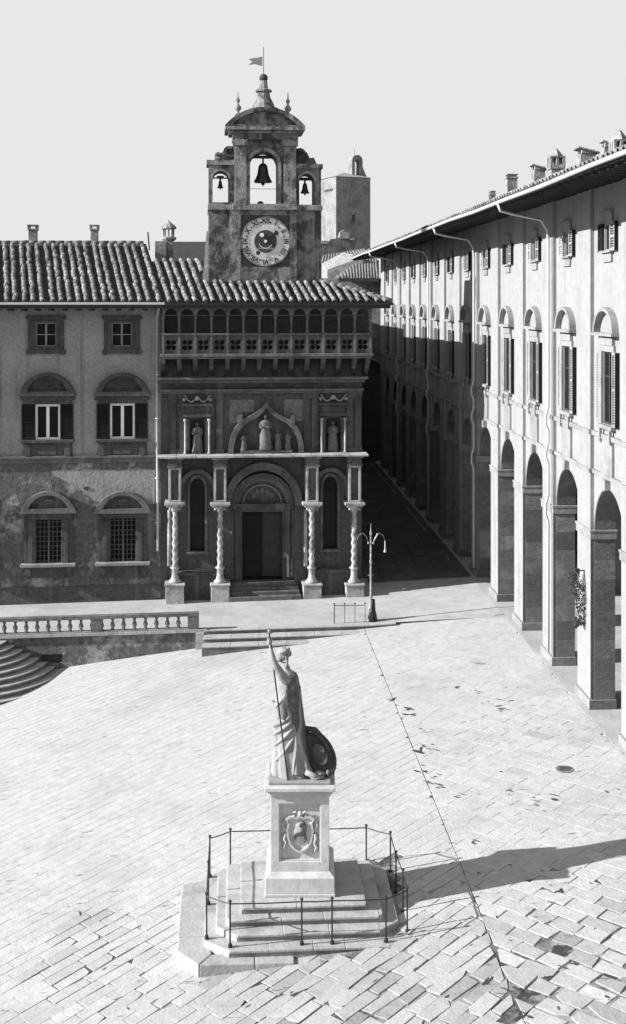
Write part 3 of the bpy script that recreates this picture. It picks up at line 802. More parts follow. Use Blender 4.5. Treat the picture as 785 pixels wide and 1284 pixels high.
# portal arch rings and reveal
for (r0, r1, y0, y1, m_) in ((1.50, 1.68, -.30, -.0, 'stone_md'), (1.37, 1.498, -.22, 0.02, 'stone_md'), (1.18, 1.36, -.02, .25, 'stone_dk'), (1.0, 1.20, .15, .4, 'stone_md'), (.80, .84, .3, .45, 'stone_lt')):
    w = Q(); w.ring(cdoor, zsp-.05, r0, r1, 0, 180, y0, y1, 22, 1.1 if r0 > 1.3 else 1.0); w.build('portal_arch', M[m_], fra)
w = Q(); w.plate([(cdoor-1.36, zsp-.06), (cdoor+1.36, zsp-.06)]+arc_pts(cdoor, zsp-.05, 1.36, 0, 180, 18, 1.1), [], .36, .49); 
w.build('portal_lunette', M['stone_dk'], fra)
w = Q()
for a_ in (40, 65, 90, 115, 140): w.ball((cdoor+.5*cos(radians(a_)), .34, zsp+.5*sin(radians(a_))), .12, 8, (1, .5, 1.3))
w.build('lunette_relief', M['stone_md'], fra, smooth=True)
dz0, dz1 = fz(725), fz(643); dx0, dx1 = fu(303.5), fu(354)
w = Q(); w.box(cdoor-1.36, cdoor+1.36, .1, .48, fz(640), fz(632)+.0); w.box(cdoor-1.36, dx0-.0, .2, .48, -1, fz(640)); w.box(dx1, cdoor+1.36, .2, .48, -1, fz(640))
w.box(dx0-.25, dx0-.1, .12, .2, dz0, fz(640)); w.box(dx1+.1, dx1+.25, .12, .2, dz0, fz(640)); w.box(dx0-.1, dx1+.1, .12, .2, dz1+.02, fz(640)-.002)
for sx in (-1, 1):
    for q, yy in ((1.30, .02), (1.12, .10)): w.lathe([(.09, 0), (.09, fz(640)-dz0)], (cdoor+sx*q, yy+.05, dz0), 8)
bevel(w.build('door_surround', M['stone_dk'], fra), .01)
for a, c in ((dx0, (dx0+dx1)/2-.01), ((dx0+dx1)/2+.01, dx1)):
    w = Q(); w.box(a, c, .42, .47, dz0, dz1)
    for r_ in range(4):
        zz0 = dz0+.12+(dz1-dz0-.1)*r_/4; zz1 = zz0+(dz1-dz0-.1)/4-.12; w.box(a+.1, c-.1, .395, .42, zz0, zz1)
    d = w.build('door', M['void'] if a == dx0 else M['door'], fra)  # left leaf stands open: darkness of the gap painted onto it
    w = Q(); w.ball((c-.06 if a == dx0 else a+.06, .37, dz0+1.05), .03, 6); w.build('handle', M['bronze'], d)
for k in range(4):
    w = Q(); w.box(fu(285)-.04*k*-1, fu(375)-.04*k, -.95+.28*k, .47, -1.0, fz(745)+.0+.13*(k+1)); bevel(w.build('door_step', M['stone_md'], fra), .015)
# lancet windows
for (x, yt, yb, h) in lan:
    u = fu(x); w = Q(); w.box(u-.3, u+.3, .3, .32, fz(yb), fz(yt)+.3); w.build('lancet_pane', M['glass'], fra)
    w = Q(); w.ring(u, fz(yt)-.25, .32, .42, 0, 180, -.06, .0, 14, 1.5); w.ring(u, fz(yt)-.25, .62, .78, 0, 180, -.22, .0, 16, 1.12)
    w.box(u-.42, u-.32, -.06, -.0, fz(yb), fz(yt)-.25); w.box(u+.32, u+.42, -.06, -.0, fz(yb), fz(yt)-.25)
    w.box(u-.45, u+.45, -.12, -.0, fz(yb)-.1, fz(yb)); bevel(w.build('lancet_frame', M['stone_md'], fra), .01)
# bench wall between pedestals
for a, c in ((219, 275.5), (390.5, 443.5)):
    w = Q(); w.box(fu(a)+.1, fu(c)-.1, -.42, -.0, -1, fz(717)); w.box(fu(a)+.1, fu(c)-.1, -.5, -.0, fz(717), fz(713)); bevel(w.build('plinth_bench', M['stone_dk'], fra), .015)
# columns, pedestals, capitals, pilasters
def twisted(B, u, y, z0, z1, r):
    w = B(); n = 10; st = 30; vs = []; fs = []
    for j in range(st+1):
        t = j/st; z = z0+(z1-z0)*t
        for i in range(n):
            a = 2*pi*i/n; rr_ = r*(1+.2*cos(2*(a-t*pi*7)))*(1-.12*t); vs.append((u+rr_*cos(a), y+rr_*sin(a), z))
    for j in range(st):
        for i in range(n): a, b_ = j*n+i, j*n+(i+1) % n; fs.append((a, b_, b_+n, a+n))
    w.add(vs, fs); return w
for i, x in enumerate(PX):
    of = .55; u = fu(x, of); zp0, zp1 = fz(748, x, of)-.5, fz(730, x, of)
    w = Q(); w.box(u-.38, u+.38, -.95, -.0, zp0, zp1); w.box(u-.42, u+.42, -.99, -.0, zp1-.07, zp1-.001); bevel(w.build('column_pedestal', M['column'], fra), .02)
    w = Q(); y0 = -.55; zb0 = zp1; zb1 = fz(711, x, of)
    w.lathe([(.26, 0), (.26, .07), (.18, .13), (.14, .28), (.13, zb1-zb0-.1), (.2, zb1-zb0-.04), (.2, zb1-zb0)], (u, y0, zb0), 12); w.build('column_base', M['column'], fra, smooth=True)
    twisted(Q, u, y0, zb1, fz(641, x, of), .118).build('twisted_column', M['column'], fra, smooth=True)
    if i in (0, 2):
        w = Q(); w.lathe([(.09, zb1-zb0), (.08, fz(641, x, of)-zb0)], (u-.24, -.3, zb0), 10); w.build('plain_column', M['column'], fra, smooth=True)
    zc0, zc1 = fz(641, x, of), fz(629, x, of)
    w = Q(); w.lathe([(.13, 0), (.16, .02), (.14, .06), (.21, .16), (.31, .26), (.34, .3)], (u, y0, zc0), 12)
    for sx in (-1, 1):
        for sy in (-1, 1): w.ball((u+sx*.27, y0+sy*.27, zc0+.27), .075, 6)
        w.ball((u+sx*.2, y0-.2, zc0+.12), .06, 6)
    w.build('capital', M['column'], fra, smooth=True)
    w = Q(); w.box(u-.42, u+.42, -.97, -.0, zc0+.3, zc0+.41); bevel(w.build('abacus', M['column'], fra), .015)
    zt = zc2-.14
    w = Q(); w.plate(rect(u-.26, u+.26, zc0+.41, zt-.34), [rect(u-.16, u+.16, zc0+.5, zt-.42)], -.82, -.72); w.box(u-.26, u+.26, -.72, -.0, zc0+.41, zt-.34)
    bevel(w.build('pilaster', M['column'], fra), .012)
    w = Q(); w.box(u-.158, u+.158, -.725, -.721, zc0+.502, zt-.422); w.build('pilaster_panel', M['stone_dk'], fra)
    w = Q(); w.box(u-.31, u+.31, -.88, -.0, zt-.34, zt-.29); w.plate([(u-.3, zt-.29), (u+.3, zt-.29), (u, zt-.1)], [], -.86, -.01); w.box(u-.29, u+.29, -.8, -.0, zt-.29, zt); w.build('pilaster_head', M['stone_md'], fra)
# entablature of the ground storey
w = Q(); w.box(A0+.02, A1+.0, -.34, -.0, zc2-.14, zc2-.07)
for x in PX: u = fu(x, .55); w.box(u-.36, u+.36, -.93, -.0, zc2-.14, zc2-.07)
w.build('architrave', M['stone_md'], fra)
for i in range(11):
    a = A0-.12+(A1+.3-A0)*i/11; c = A0-.12+(A1+.3-A0)*(i+1)/11-.008
    w = Q(); w.box(a, c, -.96+.01*(i % 3), -.0, zc2-.069, zc2+.012+.006*(i % 2)); bevel(w.build('cornice_stone', M['column'], fra), .012)
# storey with relief
for x in (216, 228, 264, 275, 384, 394, 438, 448):
    u = fu(x); w = Q(); w.box(u-.14, u+.14, -.09, -.0, zc2+.036, fz(492)-.0); w.box(u-.18, u+.18, -.13, -.0, fz(500), fz(492)-.002); w.box(u-.18, u+.18, -.13, -.0, zc2+.037, zc2+.2)
    bevel(w.build('pilaster', M['stone_dk'], fra), .01)
for zt_, h_, d_, e_ in ((fz(487), .1, .3, .06), (fz(490), .09, .2, .02), (fz(472), .12, .5, .22), (fz(476), .11, .3, .1)):
    w = Q(); w.box(A0-.02 if e_ < .1 else A0-.1, A1+e_, -d_, -.0, zt_-h_, zt_); bevel(w.build('cornice', M['stone_md'], fra), .02)
w = Q(); w.box(A0+.02, A1-.02, -.1, -.0, fz(486)-.02, fz(477)-.05)
n = 12
for i in range(n):
    c = A0+.3+(A1-A0-.6)*(i+.5)/n; w.ring(c, fz(477)-.12, .3, .34, 200, 340, -.15, -.1, 8, .6)
w.build('frieze', M['stone_dk'], fra)
# dentil brackets under top cornice
# ogee relief
cx = fu(333); zb = zc2+.036
lo = arc_pts(cx, zb, 1.62, 0, 42, 8, 1.0); 
Rr = 1.6
half = [(Rr, 0), (Rr*.985, .35), (Rr*.93, .68), (Rr*.83, 1.0), (Rr*.7, 1.22), (Rr*.62, 1.33), (Rr*.45, 1.45), (Rr*.25, 1.62), (Rr*.1, 1.82), (0, 2.02)]
hs = (fz(503)-zb)/2.02
outl = [(cx+a, zb+b_*hs) for a, b_ in half]+[(cx-a, zb+b_*hs) for a, b_ in half[::-1][1:]]
inn = [(cx+a*.86, zb+.0+b_*hs*.88) for a, b_ in half]+[(cx-a*.86, zb+b_*hs*.88) for a, b_ in half[::-1][1:]]
w = Q(); ring = outl+inn[::-1]; w.plate(ring, [], -.3, -.001); w.build('ogee_frame', M['stone_md'], fra)
w = Q(); w.plate(inn, [], -.06, -.002); w.build('ogee_field', M['stone_dk'], fra)
for sx in (-1, 1):
    w = Q(); w.box(cx+sx*1.1-.1, cx+sx*1.1+.1, -.34, -.0, zb+1.15*hs, zb+1.5*hs); w.build('relief_pinnacle', M['stone_md'], fra)
w = Q(); q0, q1 = fu(362), fu(384); w.plate(rect(q0-.2, q1-.08, fz(528), fz(501)), [], -.02, -.001); w.plate(rect(fu(287), fu(303), fz(530), fz(501)), [], -.02, -.001); w.plate(rect(fu(303)+.01, fu(318), fz(516), fz(501)), [], -.018, -.001)
w.islands('pale_inlay_panel', M['inlay'], fra)
def figure(B, u, y, z0, h, wd, m, parent, name, arms=True, rot=0):
    w = B(); pr = [(.30, 0), (.31, .06), (.27, .25), (.25, .42), (.22, .55), (.24, .66), (.27, .76), (.22, .82), (.09, .85), (.075, .87)]
    n = 12; vs = []; fs = []
    for r, t in pr:
        for i in range(n):
            a = 2*pi*i/n; q = r*wd*(1+(.13*cos(5*a+t*7) if t < .75 else 0)); vs.append((u+q*cos(a), y+q*sin(a)*.75, z0+t*h))
    for j in range(len(pr)-1):
        for i in range(n): a, b_ = j*n+i, j*n+(i+1) % n; fs.append((a, b_, b_+n, a+n))
    fs.append(tuple(range(n))[::-1]); w.add(vs, fs)
    w.ball((u, y-.01, z0+h*.93), h*.055, 10, (.85, .95, 1.2))
    w.ball((u, y+.02, z0+h*.95), h*.058, 8, (1, 1, 1))
    if arms:
        for sx in (-1, 1):
            w.tube([(u+sx*.25*wd, y, z0+h*.79), (u+sx*.25*wd, y-.1*wd, z0+h*.64), (u+sx*.06*wd, y-.23*wd, z0+h*.66)], [.06*wd, .055*wd, .035*wd], 8)
    return w.build(name, m, parent, smooth=True)
rel = figure(Q, cx-.03, -.22, zb+.12, 1.5, .9, M['stone_md'], fra, 'relief_madonna')
figure(Q, cx-.95, -.2, zb+.1, .75, .5, M['stone_md'], fra, 'relief_kneeling_figure'); figure(Q, cx+.5, -.2, zb+.1, .85, .5, M['stone_md'], fra, 'relief_kneeling_figure'); figure(Q, cx+.92, -.2, zb+.1, .8, .45, M['stone_md'], fra, 'relief_kneeling_figure')
w = Q(); w.box(cx-1.1, cx+1.1, -.34, -.06, zb+.001, zb+.1); w.build('relief_base', M['stone_md'], fra)
# niche statues: things of their own
def FW(u, out, z): return (FO[0]+FE[0]*u+out*sin(PHI), FO[1]+FE[1]*u-out*cos(PHI), z)
for x, lab in ((247, 'small weathered stone saint standing in the left niche of the carved front'), (417, 'small weathered stone saint standing in the right niche of the carved front')):
    u = fu(x); b = MB
    s_ = figure(MB, 0, 0, 0, 1.28, .8, M['stone_md'], None, 'niche_statue'); s_.location = FW(u, -.02, zc2+.04); s_.rotation_euler = (0, 0, PHI); tag(s_, lab, 'statue', 'statues in the niches')
# loggetta on corbels
PR = .85
L0, L1 = fu(202, PR), fu(466, PR)
zf = fz(447, 330, PR); zp = fz(420, 330, PR); zar = fz(387, 330, PR)
nb = 13; bw_ = (L1-L0-.12)/nb
w = Q(); w.box(L0-.05, L1+.05, -PR-.1, .0, zf-.0, zf+.12); w.box(L0, L1, -PR-.03, .0, zf-.09, zf-.0); bevel(w.build('balcony_floor', M['stone_md'], fra), .015)
for i in range(nb+1):
    u = L0+.06+bw_*i
    if i == nb: u -= .1
    w = Q(); prof_ = [(0, zf-.09), (-PR-.02, zf-.09), (-PR-.02, zf-.25), (-PR*.78, zf-.36), (-PR*.62, zf-.38), (-PR*.5, zf-.55), (-PR*.25, zf-.62), (0, zf-.85)]
    n = len(prof_); vs = [(u-.09, p[0], p[1]) for p in prof_]+[(u+.09, p[0], p[1]) for p in prof_]
    w.add(vs, [tuple(range(n))[::-1], tuple(range(n, 2*n))]+[(i_, (i_+1) % n, (i_+1) % n+n, i_+n) for i_ in range(n)])
    w.build('corbel', M['stone_dk'], fra)
def quatre(u, z, r):
    hs_ = []
    for k in range(4):
        a = radians(45+90*k); hs_.append([(u+cos(a)*r*.62+cos(2*pi*j/8)*r*.42, z+sin(a)*r*.62+sin(2*pi*j/8)*r*.42) for j in range(8)])
    hs_.append([(u+cos(2*pi*j/6)*r*.16, z+sin(2*pi*j/6)*r*.16) for j in range(6)])
    return hs_
w = Q(); hh = []
for i in range(nb): hh += quatre(L0+.06+bw_*(i+.5), (zf+.12+zp)/2-.02, .25)
w.plate(rect(L0+.012, L1-.012, zf+.12, zp), hh, -PR+.02, -PR+.12); w.build('parapet', M['stone_dk'], fra)
w = Q()
for i in range(nb+1): u = L0+.06+bw_*i; w.box(u-.05, u+.05, -PR-.02, -PR+.02, zf+.121, zp)
w.islands('parapet_mullion', M['stone_md'], fra)
w = Q(); w.box(L0-.02, L1+.02, -PR-.04, -PR+.16, zp+.001, zp+.07); bevel(w.build('parapet_rail', M['stone_md'], fra), .012)
w = Q(); hz = zar-.16
zs_ = zar-.25
hh = []
for i in range(nb):
    u = L0+.06+bw_*(i+.5); hh.append([(u-bw_/2+.075, zs_-.02), (u+bw_/2-.075, zs_-.02)]+arc_pts(u, zs_, bw_/2-.075, 0, 180, 9, .95))
w.plate(rect(L0+.012, L1-.012, zs_-.04, ze-.13), hh, -PR+.02, -PR+.16); w.build('balcony_arcade', M['stone_md'], fra)
for i in range(nb+1):
    u = L0+.06+bw_*i; w = Q()
    w.lathe([(.075, 0), (.075, .05), (.05, .08), (.045, zs_-zp-.3), (.06, zs_-zp-.26), (.08, zs_-zp-.12)], (u, -PR+.09, zp+.07), 8); w.build('colonnette', M['stone_md'], fra, smooth=True)
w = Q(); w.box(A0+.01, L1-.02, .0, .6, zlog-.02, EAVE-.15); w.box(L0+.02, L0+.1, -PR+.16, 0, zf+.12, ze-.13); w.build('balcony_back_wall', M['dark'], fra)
# side return of the balcony
w = Q(); hh = quatre(L1-.07, 0, .1)
w.box(L1-.09, L1-.02, -PR+.125, -.0, zf+.12, zp); w.build('side_parapet', M['stone_md'], fra)
w = Q(); w.box(A0+.01, A1-.01, .0, .5, zlog-.02, zf); w.build('sloped_band', M['stone_md'], fra) if False else None

# roof of the carved palace: front slope and hip at the street corner
OVF = 1.07
e0, e1 = uE1+.01, fu(490, OVF)
RD2 = 3.9; SKh = SK
zr = ze+RD2*tan(PIT)
hipx = e1-RD2*1.5
roof_sheet(Q, fra, [(e0, -OVF, ze-.005), (e1, -OVF, ze-.005), (hipx, -OVF+RD2, zr), (e0+SK*RD2, -OVF+RD2, zr)], 'roof', M['tilebase'])
roof_sheet(Q, fra, [(e1, -OVF, ze-.005), (e1-.1, 24, ze-.005), (hipx, 20, zr), (hipx, -OVF+RD2, zr)], 'side_roof', M['tilebase'])
roof_sheet(Q, fra, [(hipx, -OVF+RD2, zr-.004), (hipx, 20, zr), (-16, 20, zr), (e0+SK*RD2, -OVF+RD2, zr)], 'flat_roof', M['tilebase'])
up2 = Vector((SK*RD2, RD2, RD2*tan(PIT))).normalized()
def pickF(a, c):
    u = e0+.2+a; t = c*cos(PIT)
    uu = u+SK*t
    if t > RD2: return False
    if uu > e1-t*1.5-.05: return False
    tz = t
    if uu > fu(256)-.1 and uu < fu(404) and t > OVF+.55: return False
    return True
tiled_roof(fra, None, (e0+.2-QU, -OVF-.05, ze+.03-QZ), (1, 0, 0), up2, 25, int(RD2/.34/cos(PIT))+1, int((e1-e0-.2)/.36)+1, pick=pickF, seed=4, limit=300)
w = Q()                                            # hip tiles
for i in range(20):
    t = i/20; p0_ = Vector((e1, -OVF, ze+.05)); p1_ = Vector((hipx, -OVF+RD2, zr+.06)); a = p0_.lerp(p1_, t); c = p0_.lerp(p1_, t+.055); w.tube([a, c], [.11, .13], 8)
w.build('hip_tiles', M['tile'], fra, smooth=True, kind='stuff')
w = Q(); w.box(e0, e1+.02, -OVF-.1, -OVF-.002, ze-.13, ze-.02); w.box(e1+.002, e1+.1, -OVF-.1, 20, ze-.13, ze-.02); w.build('gutter', M['iron'], fra)
w = Q(); w.box(e0, e1-.02, -OVF+.02, .46, ze-.26, ze-.127); w.box(A1+.02, e1-.02, .46, 24, ze-.26, ze-.127); w.build('eave_soffit', M['soffit'], fra)
# rear wing along the street
rear = thing('rear_wing', 'shaded rear range of the carved palace running back along the street', 'building', FW(-3, -14, 0), radians(3.47))
b = MB(); 
WX = 2.08+.0607*51.1
def wl(X, Y, z, o=rear.location, a=radians(3.47)):
    dx, dy = X-o.x, Y-o.y; return (dx*cos(a)+dy*sin(a), -dx*sin(a)+dy*cos(a), z-o.z)
pts = [(-8, 62.7), (WX-.0607*62.9-.05, 62.9), (WX-.0607*96-.05, 96), (-8, 96)]
v0 = [wl(p[0], p[1], -.6) for p in pts]; v1 = [wl(p[0], p[1], 12.0) for p in pts]
b.add(v0+v1, [(3, 2, 1, 0), (4, 5, 6, 7)]+[(i, (i+1) % 4, (i+1) % 4+4, i+4) for i in range(4)]); b.build('wall', M['plaster_low'], rear)
pts = [(-8, 75.4), (WX+1.0-.0607*75.4, 75.4), (WX+1.0-.0607*97, 97), (-8, 97)]
v0 = [wl(p[0], p[1], 12.003) for p in pts]; v1 = [wl(p[0]-(1.0 if p[0] > 0 else 0)*0, p[1], 12.25) for p in pts]
b = MB(); b.add(v0+v1, [(3, 2, 1, 0), (4, 5, 6, 7)]+[(i, (i+1) % 4, (i+1) % 4+4, i+4) for i in range(4)]); b.build('eaves', M['tilebase'], rear)
# dark roof seen behind the lantern chimney
w = P(); 
roof_sheet(P, pal, [(fu(213, -8), 8, fz(327, 213, -8)), (fu(262, -8), 8, fz(327, 262, -8)), (fu(262, -11), 11, fz(303, 262, -11)), (fu(216, -11), 11, fz(303, 216, -11))], 'dark_rear_roof', M['tilebase'])
w = P(); u = fu(202, -5.6); w.box(u-.28, u+.22, 5.1, 5.9, 13.0, fz(303, 205, -5.6)); w.build('party_wall', M['plaster_up'], pal)

# ------------------------------------------------------------------ BELL TOWER
TF = -.75                                          # front plane of the tower, behind the palace front
def tu(x): return fu(x, TF)
def tz(y): return fz(y, 332, TF)
TU, TZ = tu(331), tz(356)
def R(): return FB(TU, TZ)
bt = thing('bell_tower', 'weathered stone bell gable with round clock and three arched bell openings', 'tower', FW(TU, 0, TZ), PHI)
f0 = .75
cxT = tu(332.5)
def px(c): return tu(240+c/3.14)
def py(c): return tz(40+c/3.14)
clr = 30*(52)/FPX
w = R(); w.box(px(66), px(510), f0, f0+3.0, tz(375), py(700)); w.build('clock_block', M['tower'], bt)
w = R(); w.add([(px(38), f0+.1, tz(372)), (px(66), f0+.1, tz(372)), (px(66), f0+.1, tz(290)), (px(58), f0+.1, tz(290)), (px(38), f0+2.8, tz(372)), (px(66), f0+2.8, tz(372)), (px(66), f0+2.8, tz(290)), (px(58), f0+2.8, tz(290))],
                [(0, 1, 2, 3), (7, 6, 5, 4), (0, 3, 7, 4), (3, 2, 6, 7), (1, 5, 6, 2), (0, 4, 5, 1)]); w.build('buttress', M['step'], bt)  # sunlight on this side painted in with a paler stone
for a, c in ((148, 192), (386, 412)):
    w = R(); w.box(px(a), px(c), f0-.14, f0-.0, tz(352), py(700)); w.build('clock_pilaster', M['tower_tr'] if a < 300 else M['tower'], bt)
w = R(); w.box(px(190), px(388), f0-.09, f0-.001, py(722), py(702)); w.box(px(150), px(412), f0-.1, f0-.001, py(990), py(925)); w.islands('clock_frame', M['tower_tr'], bt)
w = R(); w.box(px(192), px(386), f0-.03, f0-.001, py(925), py(722)); w.build('clock_panel', M['stone_dk'], bt)
# clock
cu, cz = px(290), py(825)
w = R(); w.lathe([(clr, -.07), (clr, 0)], (cu, f0-.03, cz), 48, 'y'); w.build('clock_face', M['clock'], bt)
cf = bt.children[-1]
w = R(); w.ring(cu, cz, clr*.985, clr*1.04, 0, 360, f0-.13, f0-.03, 48); w.build('clock_rim', M['tower_tr'], bt)
w = R(); w.lathe([(14*52/FPX, -.03), (14*52/FPX, 0)], (cu, f0-.1, cz), 32, 'y'); disc = w.build('inner_disc', M['dark'], bt)
w = R(); w.lathe([(2.6*52/FPX, -.05), (2.6*52/FPX, 0)], (cu-.16, f0-.13, cz+.27), 14, 'y'); w.lathe([(.06, -.05), (.06, 0)], (cu, f0-.13, cz), 12, 'y'); w.build('moon_disc', M['white'], disc)
w = R()
for k in range(26): w.box(cu-.33+.026*k, cu-.33+.026*k+.01, f0-.135, f0-.131, cz-.36+.02*(k % 3), cz-.3+.015*(k % 4))
w.ring(cu, cz, .28, .31, 200, 335, f0-.137, f0-.131, 12); w.build('disc_marks', M['clock'], disc)
w = R()
a = radians(38)
for k in range(1):
    d = Vector((cos(a), 0, sin(a))); e = Vector((-sin(a), 0, cos(a))); c0 = Vector((cu, f0-.145, cz))
    q = [c0+d*.46+e*.03, c0+d*.62+e*.12, c0+d*.68, c0+d*.62-e*.12, c0+d*.46-e*.03, c0-d*.0-e*.02, c0+e*.02]
    w.add([tuple(p) for p in q]+[tuple(p+Vector((0, .012, 0))) for p in q], [tuple(range(7)), tuple(range(7, 14))[::-1]]+[(i, (i+1) % 7, (i+1) % 7+7, i+7) for i in range(7)])
    w.lathe([(.09, -.02), (.09, 0)], (cu-.32, f0-.14, cz-.5), 12, 'y')
w.build('clock_hand', M['iron'], bt)
RN = ['XII', 'I', 'II', 'III', 'IIII', 'V', 'VI', 'VII', 'VIII', 'IX', 'X', 'XI']
def numeral(txt, ang, rad, size):
    cu_ = bpy.data.curves.new('numeral', 'FONT'); cu_.body = txt; cu_.size = size; cu_.align_x = 'CENTER'; cu_.align_y = 'CENTER'; cu_.extrude = .008; cu_.offset = .006
    ob = bpy.data.objects.new('numeral', cu_); COL.objects.link(ob); dg = bpy.context.evaluated_depsgraph_get(); dg.update()
    me = bpy.data.meshes.new_from_object(ob.evaluated_get(dg)); bpy.data.objects.remove(ob)
    me.materials.clear(); me.materials.append(M['iron'])
    o2 = link('numeral', me, cf)
    o2.matrix_local = Matrix.Translation((cu-TU+rad*sin(ang), f0-.108, cz-TZ+rad*cos(ang))) @ Matrix.Rotation(ang, 4, 'Y') @ Matrix.Rotation(radians(90), 4, 'X')
for k in range(12):
    numeral(RN[k], 2*pi*k/12, clr*.84, .30)
w = R()
for k in range(12):
    a = 2*pi*(k+.5)/12; w.lathe([(.035, -.012), (.035, 0)], (cu+clr*.8*sin(a), f0-.1, cz+clr*.8*cos(a)), 8, 'y')
w.build('hour_dots', M['iron'], cf)
# belfry storey
w = R(); w.box(px(62), px(514), f0-.16, f0+3.05, py(703), py(682)); w.box(px(160), px(414), f0-.24, f0-.161, py(703), py(678)); bevel(w.build('belfry_cornice', M['tower_tr'], bt), .02)
BT0, BT1 = f0+.0, f0+1.25
co_ = [(284, 54, 470+54, 676), ]
hC = [(px(230), py(676)), (px(338), py(676))]+arc_pts((px(230)+px(338))/2, py(524), (px(338)-px(230))/2, 0, 180, 14)
outer = [(px(66), py(683)), (px(510), py(683)), (px(510), py(522)), (px(412), py(522)), (px(412), py(388)), (px(165), py(388)), (px(165), py(510)), (px(66), py(510))]
def ah(a, c, yt, yb):
    r_ = (px(c)-px(a))/2; zt_ = py(yt)-r_; return [(px(a), py(yb)), (px(c), py(yb))]+arc_pts((px(a)+px(c))/2, zt_, r_, 0, 180, 12)
HL, HR = ah(82, 145, 548, 671), ah(424, 483, 556, 678)
w = R(); w.plate(outer, [hC, HL, HR], BT0+.1, BT1); w.build('belfry_wall', M['tower'], bt)
for a, c in ((168, 215), (362, 410)):
    w = R(); w.box(px(a), px(c), BT0-.12, BT0+.1, py(680), py(450)); w.build('belfry_pilaster', M['tower_tr'], bt)
    w = R(); w.box(px(a)-.08, px(c)+.08, BT0-.2, BT0+.1, py(450), py(425)); w.box(px(a)-.03, px(c)+.03, BT0-.15, BT0+.1, py(462), py(455)); bevel(w.build('capital', M['tower_tr'], bt), .01)
w = R(); w.box(px(160), px(418), BT0-.14, BT1+.05, py(425), py(392)); w.build('belfry_frieze', M['tower'], bt)
cxa = (px(230)+px(338))/2; rA = (px(338)-px(230))/2
w = R(); w.ring(cxa, py(524), rA+.01, rA+.16, 0, 180, BT0-.02, BT0+.1, 16); w.box(cxa-rA-.16, cxa-rA-.01, BT0-.02, BT0+.1, py(676), py(524)); w.box(cxa+rA+.01, cxa+rA+.16, BT0-.02, BT0+.1, py(676), py(524))
for hh_, a, c, yt, yb in ((HL, 82, 145, 548, 671), (HR, 424, 483, 556, 678)):
    r_ = (px(c)-px(a))/2; w.ring((px(a)+px(c))/2, py(yt)-r_, r_+.005, r_+.1, 0, 180, BT0+.03, BT0+.1, 12)
w.build('arch_trim', M['tower_tr'], bt)
w = R(); w.box(px(58), px(168)-.001, BT0-.02, BT1+.06, py(525), py(506)); w.box(px(411), px(516), BT0-.02, BT1+.06, py(535), py(518)); w.islands('wing_cornice', M['tower_tr'], bt)
# scrolls on the wings: curled volutes, broken on the right
w = R(); w.extr([(px(90), py(506)), (px(166), py(506)), (px(166), py(450)), (px(150), py(448)), (px(132), py(458)), (px(120), py(474)), (px(95), py(480))], BT0+.2, BT1-.1)
w.ring(px(148), py(472), .12, .26, 60, 330, BT0+.1, BT0+.2, 12); w.ring(px(104), py(487), .06, .15, 30, 300, BT0+.1, BT0+.2, 10); w.build('scroll', M['tower'], bt)
w = R(); w.extr([(px(412), py(518)), (px(495), py(518)), (px(482), py(490)), (px(466), py(492)), (px(455), py(470)), (px(440), py(466)), (px(432), py(452)), (px(412), py(456))], BT0+.2, BT1-.1)
w.ring(px(430), py(475), .1, .22, -150, 120, BT0+.1, BT0+.2, 12); w.build('scroll', M['tower'], bt)
# main cornice and curved pediment
w = R(); w.box(px(130), px(443), BT0-.5, BT1+.25, py(392)+.001, py(378)); w.box(px(145), px(428), BT0-.3, BT1+.15, py(392)-.1, py(392)); bevel(w.build('main_cornice', M['tower_tr'], bt), .02)
cm = (px(130)+px(443))/2; hw = (px(443)-px(130))/2
sg = seg_pts(cm, hw, py(375), py(302)-py(375), 18)
w = R(); w.plate([(cm-hw, py(378)), (cm+hw, py(378))]+sg, [[(cm-hw+.3, py(372)), (cm+hw-.3, py(372))]+seg_pts(cm, hw-.35, py(368), py(318)-py(368), 14)], BT0-.5, BT1+.2); w.build('curved_pediment', M['tower'], bt)
w = R(); w.plate([(cm-hw+.3, py(372)), (cm+hw-.3, py(372))]+seg_pts(cm, hw-.35, py(368), py(318)-py(368), 14), [], BT0-.2, BT0+.3); w.box(cm-.7, cm+.6, BT0-.24, BT0-.2, py(368), py(345)); w.build('pediment_field', M['tower_tr'], bt)
# crowning pieces
u = px(285); yc = (BT0+BT1)/2-.1
w = R(); w.lathe([(.68, 0), (.66, .12), (.5, .16), (.46, .3), (.3, .6), (.26, .8), (.36, .84), (.36, .92), (.2, .98), (.16, 1.3), (.04, 1.55)], (u, yc, py(305)), 4 if False else 12)
w.build('crowning_pedestal', M['tower_tr'], bt)
w = R(); w.ball((u, yc, py(173)), .19, 14); w.build('ball', M['dark'], bt, smooth=True)
w = R(); w.tube([(u, yc, py(195)), (u, yc, py(50))], .018, 6); vane = w.build('weather_vane', M['iron'], bt)
w = R(); w.extr([(px(225), py(122)), (px(252), py(118)), (px(280), py(126)), (px(280), py(88)), (px(258), py(92)), (px(226), py(98)), (px(240), py(108))], yc-.006, yc+.006); w.build('flag', M['shut_lt'], vane)
for x in (183, 382):
    u2 = px(x); w = R(); w.lathe([(.17, 0), (.15, .12), (.06, .2), (.05, .24), (.14, .34), (.15, .44), (.05, .56), (.04, .62), (.09, .68), (.09, .76), (.03, .84), (.02, 1.1)], (u2, yc, py(330)), 10); w.build('finial', M['tower_tr'], bt, smooth=True)
